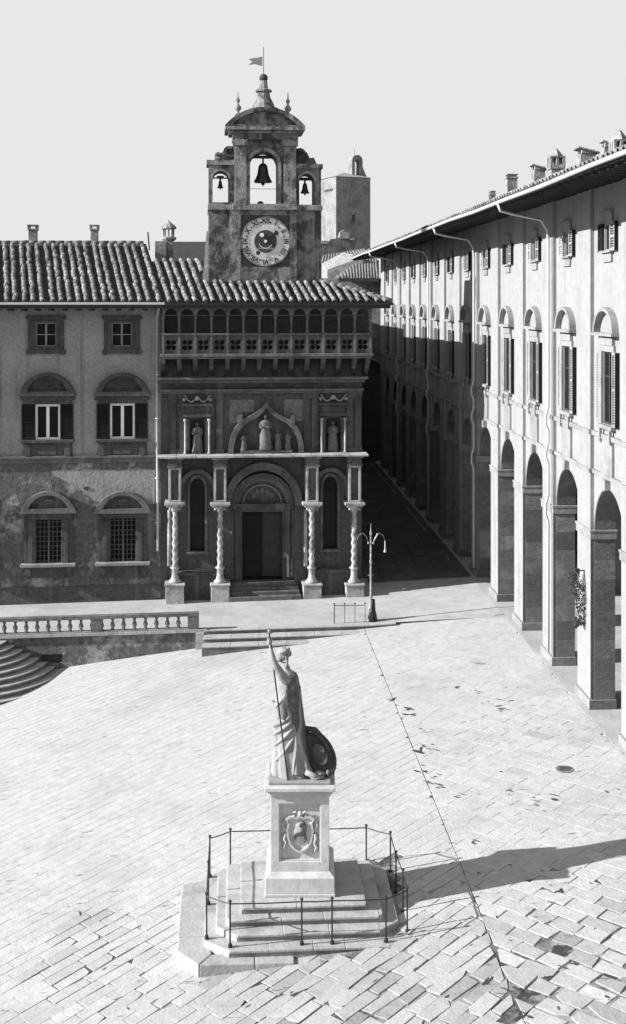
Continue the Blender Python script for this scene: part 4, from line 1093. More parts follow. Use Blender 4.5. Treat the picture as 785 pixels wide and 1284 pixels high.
# bells: each its own thing
def bell(x, ytop, ybot, wpx, lab, ybar):
    wl_ = wpx/2/3.14*52/FPX; ztop, zbot = py(ytop), py(ybot); h = ztop-zbot; u = px(x)
    t = thing('bell', lab, 'bell', FW(u, -(f0+.6), zbot), PHI, 'bells in the bell tower')
    b = MB(); b.lathe([(wl_*.93, .0), (wl_, .02), (wl_*.82, h*.18), (wl_*.62, h*.4), (wl_*.52, h*.7), (wl_*.46, h*.86), (wl_*.3, h*.95), (.04, h)], (0, 0, 0), 18); b.build('bell_body', M['bronze'], t, smooth=True)
    b = MB(); b.tube([(0, 0, h), (0, 0, py(ybar)-zbot)], .045, 6); b.box(-wl_*1.15, wl_*1.15, -.09, .09, py(ybar)-zbot-.02, py(ybar)-zbot+.1); b.build('headstock', M['wood'], t)
    b = MB(); b.tube([(0, 0, h*.5), (0, 0, -.14*wl_/.2*.6)], .018, 6); b.ball((0, 0, -.05), .04*wl_/.2, 8); b.build('clapper', M['iron'], t)
bell(283, 510, 588, 74, 'large bronze bell hanging in the tall middle opening of the bell tower', 490)
bell(113, 580, 612, 24, 'small bronze bell hanging in the left opening of the bell tower', 572)
bell(450, 588, 630, 36, 'small bronze bell hanging in the right opening of the bell tower', 576)
w = R(); w.box(px(230)-.1, px(338)+.1, f0+.52, f0+.66, py(492), py(484)); w.box(px(233), px(336), f0+.58, f0+.6, py(613)-.01, py(613)+.01); w.box(px(78), px(148), f0+.55, f0+.62, py(574), py(569)); w.box(px(420), px(486), f0+.55, f0+.62, py(578), py(572)); w.build('bell_beam', M['wood'], bt)
w = R(); w.ball((px(272), f0+.4, py(676)), .16, 8, (1, 1, .9)); w.build('belfry_knob', M['iron'], bt)

# ------------------------------------------------------------------ LOGGIA BUILDING (right)
LA = atan2(-1, .0607)                               # local x runs towards the viewer along the wall
LW = 10.5
lg = thing('arcaded_loggia_building', 'long pale rendered building with tall arcade receding down the right side', 'building', (LW-.0607*45, 45, 0), LA)
SC = sqrt(1+.0607**2)
def ls(Y): return (45-Y)*SC                         # local x of a wall point at depth Y
def lz(f): return CAMH-f*LW
def Lb(): return MB()
bays = list(range(-3, 13))
def YK(k): return 35.5+4.25*k                       # near edge of pier k (bay k opens on its near side)
YN, YF = YK(-3)-2.8-1.4, 89.6
zsill, zb1, zb2 = lz(.335), lz(.362), lz(.472)
zsp_ = lz(.643); rad = 1.4
holes = []; hw_ = []; hh_ = []
for k in bays:
    c = ls(YK(k)-1.4)
    if YK(k) < YF: holes.append([(c-rad*SC, 0.0), (c+rad*SC, 0.0)]+arc_pts(c, zsp_, rad*SC, 0, 180, 18, 1.0))
x0L, x1L = ls(YF), ls(YN)
# lower wall: outline with the arches cut from its foot
ol = [(x0L, 0)]
for k in bays[::-1]:
    if YK(k) >= YF: continue
    c = ls(YK(k)-1.4); ol += [(c-rad, 0)] + arc_pts(c, zsp_, rad, 180, 0, 18) + [(c+rad, 0)]
ol += [(x1L, 0), (x1L, zb1), (x0L, zb1)]
w = Lb(); w.plate(ol, [], 0, .62); w.build('arcade_wall', M['logwall'], lg)
wo_ = []; to_ = []
wz0, wz1 = zsill, lz(.136); tz0, tz1 = lz(-.138), lz(-.212)
for k in bays:
    c = ls(YK(k)-1.4)
    if YK(k)-1.4 > YF: continue
    wo_.append(rect(c-.48, c+.48, wz0, wz1)); to_.append(rect(c-.38, c+.38, tz0, tz1))
ZTOP = lz(-.30)
w = Lb(); w.plate(rect(x0L, x1L, zb1, ZTOP+.6), wo_+to_, 0.001, .5); w.build('upper_wall', M['logwall'], lg)
# piers: jambs, near edges and bases faced darker, their shade painted in
for k in bays:
    Y0 = YK(k)
    if Y0+1.45 > YF+1: continue
    a, c = ls(Y0+1.45), ls(Y0)                      # a far, c near
    nst = 8 if k < 5 else 1
    for q in range(nst):
        za_ = .28+(zsp_-.6)*q/nst; zb_ = .28+(zsp_-.6)*(q+1)/nst-(.012 if nst > 1 else 0)
        w = Lb(); w.box(c-.02, c+.012+random.uniform(-.003, .003), .002, .63, za_, zb_); w.build('shaded_pier_stone', M['pier'], lg)
    w = Lb(); w.ring(ls(Y0-1.4), zsp_, rad-.03, rad*SC+.004, 0, 180, .01, .64, 18); w.build('arch_lining', M['pier'], lg)  # same stone as the wall, shade under the arch painted darker
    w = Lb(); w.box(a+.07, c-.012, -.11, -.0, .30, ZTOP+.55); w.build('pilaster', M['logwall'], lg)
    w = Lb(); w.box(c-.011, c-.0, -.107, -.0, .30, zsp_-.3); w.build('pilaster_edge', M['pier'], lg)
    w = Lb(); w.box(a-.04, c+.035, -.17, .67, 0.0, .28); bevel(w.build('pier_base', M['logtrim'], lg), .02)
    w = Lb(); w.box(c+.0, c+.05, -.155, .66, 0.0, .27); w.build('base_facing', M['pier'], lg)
    w = Lb(); w.box(a-.03, c+.05, -.14, .68, zsp_-.31, zsp_-.02); w.box(a-.04, c+.07, -.16, .7, zsp_-.1, zsp_-.02+.001); bevel(w.build('impost', M['stone_lt'], lg), .02)
    for z_, h_, d_ in ((zb1, .12, .05), (zb2, .12, .05)):
        w = Lb(); w.box(a+.04, c+.02, -.11-d_, -.11, z_-h_, z_); w.build('band_return', M['logtrim'], lg)
w = Lb(); w.box(x0L, x1L, -.10, -.0, zb1-.14, zb1-.005); w.box(x0L, x1L, -.08, -.0, zb2-.12, zb2); w.islands('string_course', M['logtrim'], lg)
for k in bays:
    Yc = YK(k)-1.4; c = ls(Yc)
    if Yc+1 > YF: continue
    # keystone and strip under the window
    w = Lb(); w.box(c-.52, c+.52, -.07, -.0, zb2+.003, zb1-.145); w.box(c-.16, c+.16, -.16, -.0, zsp_+rad-.02, zb2-.125)
    w.box(c+.40, c+.52, -.15, -.07, zsill-.52, zsill-.125); w.box(c-.52, c-.40, -.15, -.07, zsill-.52, zsill-.125)
    w.islands('apron_block', M['logtrim'], lg)
    w = Lb(); w.box(c-.68, c+.68, -.16, -.001, zsill-.12, zsill-.0); bevel(w.build('sill', M['logtrim'], lg), .015)
    # tall window surround, frieze, pediment
    w = Lb(); w.box(c-.66, c-.5, -.07, -.0, zsill, wz1); w.box(c+.5, c+.66, -.07, -.0, zsill, wz1); w.box(c-.66, c+.66, -.07, -.0, wz1, wz1+.18); w.box(c-.6, c+.6, -.1, -.0, wz1+.181, wz1+.4)
    w.build('window_surround', M['logtrim'], lg)
    zpb = lz(.088); rr2 = .92
    w = Lb(); w.box(c-.96, c+.96, -.24, -.001, zpb-.06, zpb+.03)
    w.ring(c, zpb+.04, rr2-.13, rr2, 0, 180, -.2, -.001, 16, .78); w.build('pediment', M['logtrim'], lg)
    f = Lb(); yw = .03
    f.box(c-.48, c-.43, yw, yw+.06, wz0, wz1); f.box(c+.43, c+.48, yw, yw+.06, wz0, wz1); f.box(c-.43, c+.43, yw, yw+.06, wz1-.06, wz1); f.box(c-.43, c+.43, yw, yw+.06, wz0, wz0+.06); f.box(c-.035, c+.035, yw-.01, yw+.06, wz0+.06, wz1-.06)
    f.box(c-.43, c+.43, yw+.01, yw+.05, wz0+1.35, wz0+1.39)
    fo = f.build('tall_window', M['wood'], lg)
    for s in (-1, 1):
        f = Lb(); f.box(c+s*.035, c+s*.43, yw+.03, yw+.035, wz0+.06, wz1-.06); f.build('pane', M['void'], fo)
    
    louvre_shutter(Lb, lg, c-1.04, c-.67, wz0+.03, wz1-.02, -.05, M['logtrim'], .045)
    louvre_shutter(Lb, lg, c+.67, c+.98, wz0+.0, wz1-.0, -.13, M['shut_lt'] if k % 2 else M['logtrim'], .13)
    f = Lb(); f.box(c+.981, c+.995, -.135, -.001, wz0, wz1); f.build('shutter_edge_shade', M['shut_dk'], lg)  # dark strip paints in the shade on the near edge
    # top square window
    f = Lb(); f.box(c-.37, c-.33, yw, yw+.05, tz0, tz1); f.box(c+.33, c+.37, yw, yw+.05, tz0, tz1); f.box(c-.33, c+.33, yw, yw+.05, tz1-.05, tz1); f.box(c-.33, c+.33, yw, yw+.05, tz0, tz0+.05); f.box(c-.025, c+.025, yw-.01, yw+.05, tz0+.05, tz1-.05)
    fo = f.build('small_window', M['oldpaint'], lg)
    f = Lb(); f.box(c-.33, c+.33, yw+.03, yw+.035, tz0+.05, tz1-.05); f.build('pane', M['void'], fo)
    w = Lb(); w.box(c-.46, c+.46, -.06, -.0, tz1+.02, tz1+.28); w.box(c-.5, c+.5, -.12, -.0, tz1+.28, tz1+.34); w.box(c-.4, c+.4, -.06, -.0, tz0-.32, tz0-.06); w.box(c-.5, c+.5, -.14, -.0, tz0-.06, tz0)
    w.islands('small_window_moulding', M['logtrim'], lg)
    louvre_shutter(Lb, lg, c-.86, c-.42, tz0-.02, tz1+.02, -.06, M['shut_lt'] if k % 3 else M['shut_dk'], .05)
    louvre_shutter(Lb, lg, c+.42, c+.86, tz0-.02, tz1+.02, -.11, M['shut_lt'], .11)
    f = Lb(); f.box(c+.861, c+.875, -.115, -.001, tz0-.02, tz1+.02); f.build('shutter_edge_shade', M['shut_dk'], lg)  # edge shade painted on the small shutter too
# arcade interior
w = Lb(); w.box(x0L, x1L, 5.2, 5.6, 0, 8); w.build('arcade_back_wall', M['logwall'], lg)
w = Lb(); w.box(x0L, x1L, .6, 5.2, 6.9, 7.2); w.build('arcade_ceiling', M['pier'], lg)
w = Lb(); w.box(x0L, x0L+.4, .62, 5.2, 0, 6.9); w.box(x1L-.4, x1L, .62, 5.2, 0, 6.9); w.build('arcade_end_walls', M['logwall'], lg)
for k in bays:
    if YK(k) > 80: continue
    a = ls(YK(k)+.72); w = Lb(); w.box(a-.35, a+.35, .62, 5.2, 6.2, 6.9); w.build('ceiling_rib', M['pier'], lg)
    c = ls(YK(k)-1.4); w = Lb(); w.box(c-.6, c+.6, 5.16, 5.19, .02, 2.9); w.box(c-.72, c-.6, 5.1, 5.2, .02, 3.0); w.box(c+.6, c+.72, 5.1, 5.2, .02, 3.0); w.box(c-.72, c+.72, 5.1, 5.2, 3.0, 3.15); w.build('shop_door', M['wood'], lg)
w = Lb(); w.box(x0L, x1L, .5, 12, 7.2, ZTOP+.6); w.box(x0L, x1L, 5.6, 12, -.3, 7.2); w.build('inner_walls', M['logwall'], lg)
# stylobate and steps in the street
b = MB(); w = Lb(); w.box(ls(96), x1L, -.335, 5.3, -.6, -.002); bevel(w.build('stylobate', M['terrace'], lg), .02)
w = Lb(); w.box(ls(90), ls(56), -.75, -.336, -.6, -.02); w.box(ls(90), ls(58), -1.2, -.751, -.6, -.1); bevel(w.build('street_steps', M['step'], lg), .02)
# eaves
OE = 2.15; zE = CAMH+.374*(LW-OE)
w = Lb(); vs = [(x0L-.6, -OE, zE), (x1L, -OE, zE), (x1L, .0, zE+.35), (x0L-.6, .0, zE+.35), (x0L-.6, -OE, zE+.1), (x1L, -OE, zE+.1), (x1L, .0, zE+.45), (x0L-.6, .0, zE+.45)]
w.add(vs, [(0, 3, 2, 1), (4, 5, 6, 7), (0, 1, 5, 4), (3, 7, 6, 2), (0, 4, 7, 3), (1, 2, 6, 5)]); w.build('eave_soffit', M['soffit'], lg)
n = int((x1L-x0L)/.62)
w = Lb()
for i in range(n):
    x_ = x0L+.62*i
    vs = [(x_, -OE+.1, zE-.10+.015), (x_+.14, -OE+.1, zE-.10+.015), (x_+.14, -.0, zE+.20), (x_, -.0, zE+.20), (x_, -OE+.1, zE+.014), (x_+.14, -OE+.1, zE+.014), (x_+.14, 0, zE+.348), (x_, 0, zE+.348)]
    w.add(vs, [(0, 3, 2, 1), (0, 1, 5, 4), (0, 4, 7, 3), (1, 2, 6, 5)])
w.build('rafters', M['soffit'], lg, kind='stuff')
RL = 5.6
roof_sheet(Lb, lg, [(x0L-.7, -OE-.05, zE+.11), (x1L, -OE-.05, zE+.11), (x1L, RL, zE+.11+(RL+OE)*.32), (x0L-.7, RL, zE+.11+(RL+OE)*.32)], 'roof', M['tilebase'], .008)
roof_sheet(Lb, lg, [(x0L-.7, RL, zE+.10+(RL+OE)*.32), (x1L, RL, zE+.10+(RL+OE)*.32), (x1L, RL+7, zE+.2), (x0L-.7, RL+7, zE+.2)], 'rear_roof', M['tilebase'], .05)
tiled_roof(lg, None, (x0L-.6, -OE-.1, zE+.15), (1, 0, 0), Vector((0, 1, .32)).normalized(), 18, 6, int((x1L-x0L+.6)/.36), rowsp=.36, seed=8, limit=0)
# gutter, slightly bent in places
w = Lb(); pth = []
rg = random.Random(11)
for i in range(16):
    x_ = x0L-.7+(x1L-x0L+.7)*i/15; pth.append((x_, -OE-.1, zE+.06+rg.uniform(-.03, .03)))
w.tube(pth, .06, 8); w.build('gutter', M['pipe'], lg, smooth=True)
for k in (1, 4, 7, 10):
    xk = ls(YK(k)+.12); w = Lb(); xg = ls(YK(k)-1.3)
    w.tube([(xg, -OE-.1, zE), (xg, -OE-.02, zE-.22), (xg-.25, -OE+.4, zE-.3), (xk+.2, -.55, zE-.42), (xk, -.28, zE-.75), (xk, -.24, zE-1.1), (xk, -.24, zb1+.3), (xk, -.33, zb1), (xk, -.33, zb1-.3), (xk, -.24, zb1-.5), (xk, -.24, zb2+.25), (xk, -.32, zb2), (xk, -.32, zb2-.25), (xk, -.24, zb2-.45), (xk, -.24, zsp_+.3), (xk, -.33, zsp_), (xk, -.33, zsp_-.35), (xk, -.24, zsp_-.6), (xk, -.24, .4)], .045, 8)
    w.build('drain_pipe', M['pipe'], lg, smooth=True)
# chimneys on the loggia roof
def lchim(px_, ytop, wpx, kind, back=1.2):
    # stands on the roof slope `back` metres behind the wall plane
    Y = FPX*(LW+back)/(px_-301.0); x_ = ls(Y); hw = wpx/2*Y/FPX; z1 = CAMH-(ytop-HY)*Y/FPX; z0 = zE+.1+(back+OE)*.32-.15
    w = Lb()
    if kind == 'lantern':
        w.box(x_-hw*.85, x_+hw*.85, back-hw*.85, back+hw*.85, z0, z1-.75); w.box(x_-hw*1.05, x_+hw*1.05, back-hw*1.05, back+hw*1.05, z1-.75, z1-.68)
        for i in range(3):
            for j in range(3):
                if i == 1 and j == 1: continue
                w.box(x_+(i-1)*hw*.9-.05, x_+(i-1)*hw*.9+.05, back+(j-1)*hw*.9-.05, back+(j-1)*hw*.9+.05, z1-.68, z1-.34)
        w.box(x_-hw*1.1, x_+hw*1.1, back-hw*1.1, back+hw*1.1, z1-.34, z1-.27)
        w.lathe([(hw*1.25, 0), (.06, .3)], (x_, back, z1-.27), 4)
    elif kind == 'hood':
        w.box(x_-hw*.8, x_+hw*.8, back-hw*.8, back+hw*.8, z0, z1-.2); w.add([(x_-hw*1.1, back-hw*1.1, z1-.02), (x_+hw*1.1, back-hw*1.1, z1-.02), (x_+hw*1.1, back+hw*1.2, z1-.2), (x_-hw*1.1, back+hw*1.2, z1-.2), (x_-hw*1.1, back-hw*1.1, z1+.04), (x_+hw*1.1, back-hw*1.1, z1+.04), (x_+hw*1.1, back+hw*1.2, z1-.14), (x_-hw*1.1, back+hw*1.2, z1-.14)], [(3, 2, 1, 0), (4, 5, 6, 7), (0, 1, 5, 4), (1, 2, 6, 5), (2, 3, 7, 6), (3, 0, 4, 7)])
        for s in (-1, 1): w.box(x_+s*hw*.7-.06, x_+s*hw*.7+.06, back-hw*.7, back+hw*.7, z1-.2, z1-.06)
    else:
        w.box(x_-hw*.85, x_+hw*.85, back-hw*.85, back+hw*.85, z0, z1-.18); w.box(x_-hw, x_+hw, back-hw, back+hw, z1-.18, z1-.1)
        w.box(x_-hw*.9, x_-hw*.6, back-hw*.8, back+hw*.8, z1-.1, z1-.02); w.box(x_+hw*.6, x_+hw*.9, back-hw*.8, back+hw*.8, z1-.1, z1-.02); w.box(x_-hw, x_+hw, back-hw*.9, back+hw, z1-.02, z1+.03)
    bevel(w.build('chimney', M['chim'], lg), .012)
lchim(641, 219, 15, 'box'); lchim(675, 207, 18, 'hood'); lchim(697, 187, 18, 'lantern'); lchim(735, 186, 24, 'hood'); lchim(762, 177, 16, 'hood', .9); lchim(777, 164, 19, 'lantern', 1.0)
lchim(617, 240, 8, 'box', .8)

# hanging leafy thing on the near pier
hl_ = thing('hanging_plant', 'dark straggling plant hanging from a bracket on the near arcade pier', 'plant', (7.9, 36.1, 2.3))
ho = hl_.location
b = MB(); rl = random.Random(21)
for i in range(900):
    t = rl.random(); zz = t*1.65; rx_ = .26*(1-.35*abs(2*t-1.1)); a = rl.uniform(0, 2*pi); r_ = sqrt(rl.random())
    c = Vector((.12+rx_*r_*cos(a)+.14*sin(t*5), rx_*r_*sin(a), zz)); s_ = rl.uniform(.025, .06)
    n_ = Vector((rl.gauss(0, 1), rl.gauss(0, 1), rl.gauss(0, 1))).normalized(); u_ = n_.orthogonal().normalized(); v_ = n_.cross(u_)
    b.add([c-u_*s_, c+v_*s_*.5, c+u_*s_, c-v_*s_*.5], [(0, 1, 2, 3)])
b.build('foliage', M['leaf'], hl_)
b = MB(); b.tube([(-.35+.35, 0, 1.7), (0.1, 0, 1.66), (.14, 0, 1.2), (.05, 0, .7), (.16, 0, .2)], .015, 6); b.tube([(.1, 0, 1.68), (.55, 0, 1.68)], .02, 6); b.box(.02, .14, -.06, .06, 1.62, 1.74); b.build('bracket', M['iron'], hl_)

# ------------------------------------------------------------------ BACKGROUND
def bgp(px_, py_, Y): return ((px_-CX)*Y/FPX, CAMH-(py_-HY)*Y/FPX)
Yt = 200.0; al = radians(24)
tx_, tz_top = bgp(421, 221, Yt)
ft = thing('medieval_tower', 'plain square rubble tower with small bell arch rising behind the roofs', 'tower', (tx_, Yt, 0), al)
wr = 6.4; dl = 6.2; ht = tz_top
b = MB(); b.box(0, wr, 0, dl, -1, ht); b.build('wall', M['fartower'], ft)
b = MB(); b.add([(-.15, -.15, ht+.01), (wr+.15, -.15, ht+.01), (wr+.15, dl+.15, ht+.01), (-.15, dl+.15, ht+.01), (wr*.42, dl*.45, ht+1.0)], [(0, 1, 4), (1, 2, 4), (2, 3, 4), (3, 0, 4), (3, 2, 1, 0)]); b.build('roof', M['chim'], ft)
b = MB(); b.box(3.0, 3.5, -.03, .02, ht-7.4, ht-6.3); b.build('window', M['dark'], ft)
b = MB(); b.box(-.03, .02, 1.2, 4.6, ht-2.3, ht-1.9); b.build('slit_window', M['dark'], ft)
b = MB(); cxb = 4.7; hb = 4.0
b.plate(rect(cxb-1.0, cxb+1.0, ht, ht+hb-1.0)[:2]+[(cxb+1.0, ht+hb-1.0)]+arc_pts(cxb, ht+hb-1.0, 1.0, 0, 180, 10)[1:], [arch_hole(cxb-.05, .42, ht+.4, ht+hb-1.3, 8)], 1.5, 2.9)
b.tube([(cxb-.2, 2.2, ht+hb), (cxb-.2, 2.2, ht+hb+1.0)], .06, 5); b.add([(cxb+1, 1.5, ht), (cxb+1.9, 1.5, ht), (cxb+1, 1.5, ht+2), (cxb+1, 2.9, ht), (cxb+1.9, 2.9, ht), (cxb+1, 2.9, ht+2)], [(0, 1, 2), (5, 4, 3), (0, 3, 4, 1), (1, 4, 5, 2)])
b.build('bell_arch', M['fartower'], ft)
# building closing the street
Ye = 90.5
eb = thing('street_end_house', 'dark shaded house with tiled lean roof closing the end of the street', 'house', (bgp(450, 0, Ye)[0], Ye, 0), 0)
def EB(): 
    return MB()
ex = eb.location.x
def el(px_, py_, dy=0): X, z = bgp(px_, py_, Ye+dy); return X-ex, z
b = MB(); xl, xr = el(398, 0)[0], el(485, 0)[0]; zt = el(0, 349)[1]
ac = el(462, 0)[0]; 
b.plate([(xl, -.6), (ac-1.2, -.6), (ac-1.2, 6.5)]+arc_pts(ac, 6.5, 1.2, 180, 0, 10)[1:-1]+[(ac+1.2, 6.5), (ac+1.2, -.6), (xr, -.6), (xr, zt), (xl, zt)], [], 0, .6); b.box(xl, xr, .6, 14, -.6, zt-.01); b.build('wall', M['rubble'], eb)
b = MB(); b.ring(ac, 6.5, 1.2, 1.38, 0, 180, -.1, .001, 12); b.box(ac+1.2, ac+1.38, -.1, .001, -.3, 6.5); b.build('arch_frame', M['stone_lt'], eb)
b = MB(); b.box(ac-1.19, ac+1.19, .4, .55, -.6, 7.7); b.build('gate', M['stone_wall'], eb)
pr0 = [(*el(424, 350, -1)[:1], -1.2, el(424, 350, -1)[1]), (el(474.5, 350, -1)[0], -1.2, el(474.5, 350, -1)[1]), (el(474.5, 326, 5)[0], 5, el(474.5, 326, 5)[1]), (el(458, 328, 5)[0], 5, el(458, 328, 5)[1])]
w = roof_sheet(MB, eb, pr0, 'roof', M['tilebase'], .2)
b = MB(); p0_ = Vector(pr0[0]); p1_ = Vector(pr0[1]); p2_ = Vector(pr0[2]); p3_ = Vector(pr0[3])
for i in range(14):
    t = (i+.5)/14; a = p0_.lerp(p1_, t); upd = (p2_-p1_)
    # stop at the slanting verge
    mx = 1.0 if t > .62 else t/.62
    top_ = a+upd*mx+Vector((-.15, 0, .0)); b.tube([a+Vector((0, 0, .1)), top_+Vector((0, 0, .1))], .11, 6)
b.build('roof_tiles', M['tile'], eb, smooth=True, kind='stuff')
b = MB(); q = [el(410, 338, 3), el(455, 322, 3), el(430, 316, 8), el(403, 330, 8)]
b.add([(q[0][0], 3, q[0][1]), (q[1][0], 3, q[1][1]), (q[2][0], 9, q[2][1]), (q[3][0], 9, q[3][1]), (q[0][0], 3, q[0][1]-6), (q[1][0], 3, q[1][1]-6), (q[2][0], 9, q[2][1]-6), (q[3][0], 9, q[3][1]-6)],
      [(0, 1, 2, 3), (0, 4, 5, 1), (1, 5, 6, 2), (2, 6, 7, 3), (3, 7, 4, 0)]); b.build('pale_lean_roof', M['chim'], eb)
# ruined rubble wall, sunlight on its stumps painted on as pale plates
Yr = 120.0; x0_, z0_ = bgp(401, 300, Yr); x1_, z1_ = bgp(444, 300, Yr)
rwl = thing('ruined_wall', 'broken rubble wall with jagged top painted pale for sunlight, at the foot of the far tower', 'wall', ((x0_+x1_)/2, Yr, 0), radians(8))
cxr = (x0_+x1_)/2
ou = [(401, 345), (446, 345), (445, 300), (441, 299), (440, 296), (436, 297), (434, 291), (431, 288), (428, 290), (426, 297), (420, 299), (414, 300), (412, 303), (408, 302), (406, 305), (401, 304)]
b = MB(); b.plate([((p[0]-CX)*Yr/FPX-cxr, CAMH-(p[1]-HY)*Yr/FPX) for p in ou], [], 0, 1.6); b.build('wall', M['rubble'], rwl)
b = MB()
for (xa, xb, ya, yb_) in ((402, 411, 301, 306), (425, 437, 290, 299), (438, 444, 298, 301)):
    b.box((xa-CX)*Yr/FPX-cxr, (xb-CX)*Yr/FPX-cxr, -.25, -.01, CAMH-(yb_-HY)*Yr/FPX, CAMH-(ya+1-HY)*Yr/FPX)
b.islands('sunlit_stump', M['column'], rwl)
# low roofs beyond
Yh = 105.0
lh = thing('low_tiled_house', 'low pale roofed house between the bell tower and the street end', 'house', (bgp(425, 0, Yh)[0], Yh, 0), 0)
hx = lh.location.x
def hp(px_, py_, dy): return ((px_-CX)*(Yh+dy)/FPX-hx, dy, CAMH-(py_-HY)*(Yh+dy)/FPX)
b = MB(); A = [hp(402, 335, 0), hp(468, 326, 0), hp(455, 314, 7), hp(406, 322, 7)]; b.add(A+[(p[0], p[1], -.5) for p in A], [(0, 1, 2, 3), (0, 4, 5, 1), (1, 5, 6, 2), (2, 6, 7, 3), (3, 7, 4, 0)]); b.build('walls_and_roof', M['rubble'], lh)
b = MB()
for i in range(16):
    t = i/15; a = Vector(A[0]).lerp(Vector(A[1]), t); c = Vector(A[3]).lerp(Vector(A[2]), t); b.tube([a+Vector((0, 0, .08)), c+Vector((0, 0, .08))], .13, 6)
b.build('roof_tiles', M['tile'], lh, smooth=True, kind='stuff')

# ------------------------------------------------------------------ MONUMENT
BZ = -1.0
plat = thing('stepped_platform', 'octagonal stepped stone platform carrying the marble statue and pedestal', 'platform', (PL.x, PL.y, BZ), PA)
def oct_(x0, x1, y0, y1, cxy):
    c, d = cxy; return [(x0+c, y0), (x1-c, y0), (x1, y0+d), (x1, y1-d), (x1-c, y1), (x0+c, y1), (x0, y1-d), (x0, y0+d)]
# levels: z of tops
zl = [-.73, -.59, -.45, -.31, -.17]
fy = [23.2, 23.47, 23.75, 24.05, 24.28]
def ly(Y): return Y-PL.y
layers = [oct_(-2.05, 2.12, ly(23.47), 1.75, (.5, .42)), oct_(-1.82, 1.88, ly(23.78), 1.5, (.42, .36)),
          oct_(-1.62, 1.56, ly(24.08), 1.3, (.08, .08)), oct_(-1.32, 1.24, ly(24.3), 1.1, (.02, .02))]
for i, pl_ in enumerate(layers):
    z1 = zl[i+1]-BZ
    # front strip split into single stones, body behind
    xa, xb = pl_[0][0], pl_[1][0]; y0 = pl_[0][1]; dpt = .36
    body = [(xa, y0+dpt), (xb, y0+dpt)] + pl_[2:] if i < 2 else None
    b = MB()
    if i < 2: 
        body = [(xa-.0, y0+dpt)]+[(xb, y0+dpt)]+[(pl_[2][0], pl_[2][1]+.0)]+pl_[3:7]+[(pl_[7][0], pl_[7][1])]
        body = [(xa, y0+.005), (xb, y0+.005)]+pl_[2:]
        b.hprism(body, -.6, z1-.004)
    else: b.hprism([(xa-.02+.02, y0+.005), (xb, y0+.005)]+pl_[2:], -.6, z1-.004)
    bevel(b.build('step', M['step'], plat), .02)
    cuts = [xa]
    n = [4, 3, 3, 2][i]; rs = random.Random(40+i)
    for k in range(1, n): cuts.append(xa+(xb-xa)*(k+rs.uniform(-.12, .12))/n)
    cuts.append(xb)
    for k in range(n):
        b = MB(); b.box(cuts[k]+.004, cuts[k+1]-.004, y0-.025, y0+dpt, z1-.055, z1+rs.uniform(-.002, .003)); bevel(b.build('step_stone', M['step'], plat), .014)
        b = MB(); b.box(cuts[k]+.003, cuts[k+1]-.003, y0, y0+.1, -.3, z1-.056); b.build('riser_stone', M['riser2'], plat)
# low skirt slab on the downhill side
b = MB(); sk = [(-2.75, ly(23.75)), (-2.2, ly(23.15)), (-.25, ly(23.15)), (-.2, ly(23.5)), (-1.9, ly(23.6)), (-2.05, ly(24.0)), (-2.05, 1.4), (-2.75, 1.3)]
def ccw(p): return p
n = len(sk)
for a_, c_ in (([(-2.12, ly(23.26)), (-1.05, ly(23.24)), (-1.05, ly(23.62)), (-1.89, ly(23.62))], 1), ([(-1.04, ly(23.24)), (-.28, ly(23.23)), (-.28, ly(23.62)), (-1.04, ly(23.62))], 1),
               ([(-2.58, ly(23.78)), (-2.14, ly(23.27)), (-1.9, ly(23.62)), (-1.9, ly(24.3)), (-2.58, ly(24.3))], 1), ([(-2.59, ly(24.31)), (-1.9, ly(24.31)), (-1.9, .3), (-2.6, .3)], 1), ([(-2.61, .31), (-1.9, .31), (-1.9, 1.5), (-2.6, 1.3)], 1)):
    b = MB(); b.hprism(a_, -.6, -.73-BZ); bevel(b.build('skirt_slab', M['step'], plat), .02)
# pedestal
ped = thing('statue_pedestal', 'square marble pedestal with carved coat of arms under the robed statue', 'pedestal', (-.27+.0, 25.35, -.17), radians(0.0))
b = MB(); b.box(-.73, .73, -.72, .72, .0, .06); b.box(-.715, .715, -.70, .70, .06, .37); bevel(b.build('base_block', M['marble'], ped), .01)
b = MB(); b.add([(-.715, -.70, .371), (.715, -.70, .371), (.715, .70, .371), (-.715, .70, .371), (-.62, -.60, .47), (.62, -.60, .47), (.62, .60, .47), (-.62, .60, .47)], [(0, 1, 5, 4), (1, 2, 6, 5), (2, 3, 7, 6), (3, 0, 4, 7), (4, 5, 6, 7)]); b.build('base_moulding', M['marble'], ped)
D0, D1 = .47, 2.03
b = MB(); b.plate(rect(-.605, .605, D0, D1), [rect(-.43, .43, D0+.2, D1-.16)], -.585, -.5); b.box(-.605, .605, -.5, .585, D0, D1); bevel(b.build('shaft', M['marble'], ped), .008)
b = MB(); b.plate(rect(-.43, .43, D0+.2, D1-.16), [rect(-.40, .40, D0+.23, D1-.19)], -.56, -.501); b.build('panel_moulding', M['marble'], ped)
b = MB(); b.box(-.64, .64, -.62, .62, D1, D1+.07); b.box(-.68, .68, -.67, .67, D1+.07, D1+.13); b.box(-.73, .73, -.72, .72, D1+.13, D1+.21); bevel(b.build('cap', M['marble'], ped), .012)
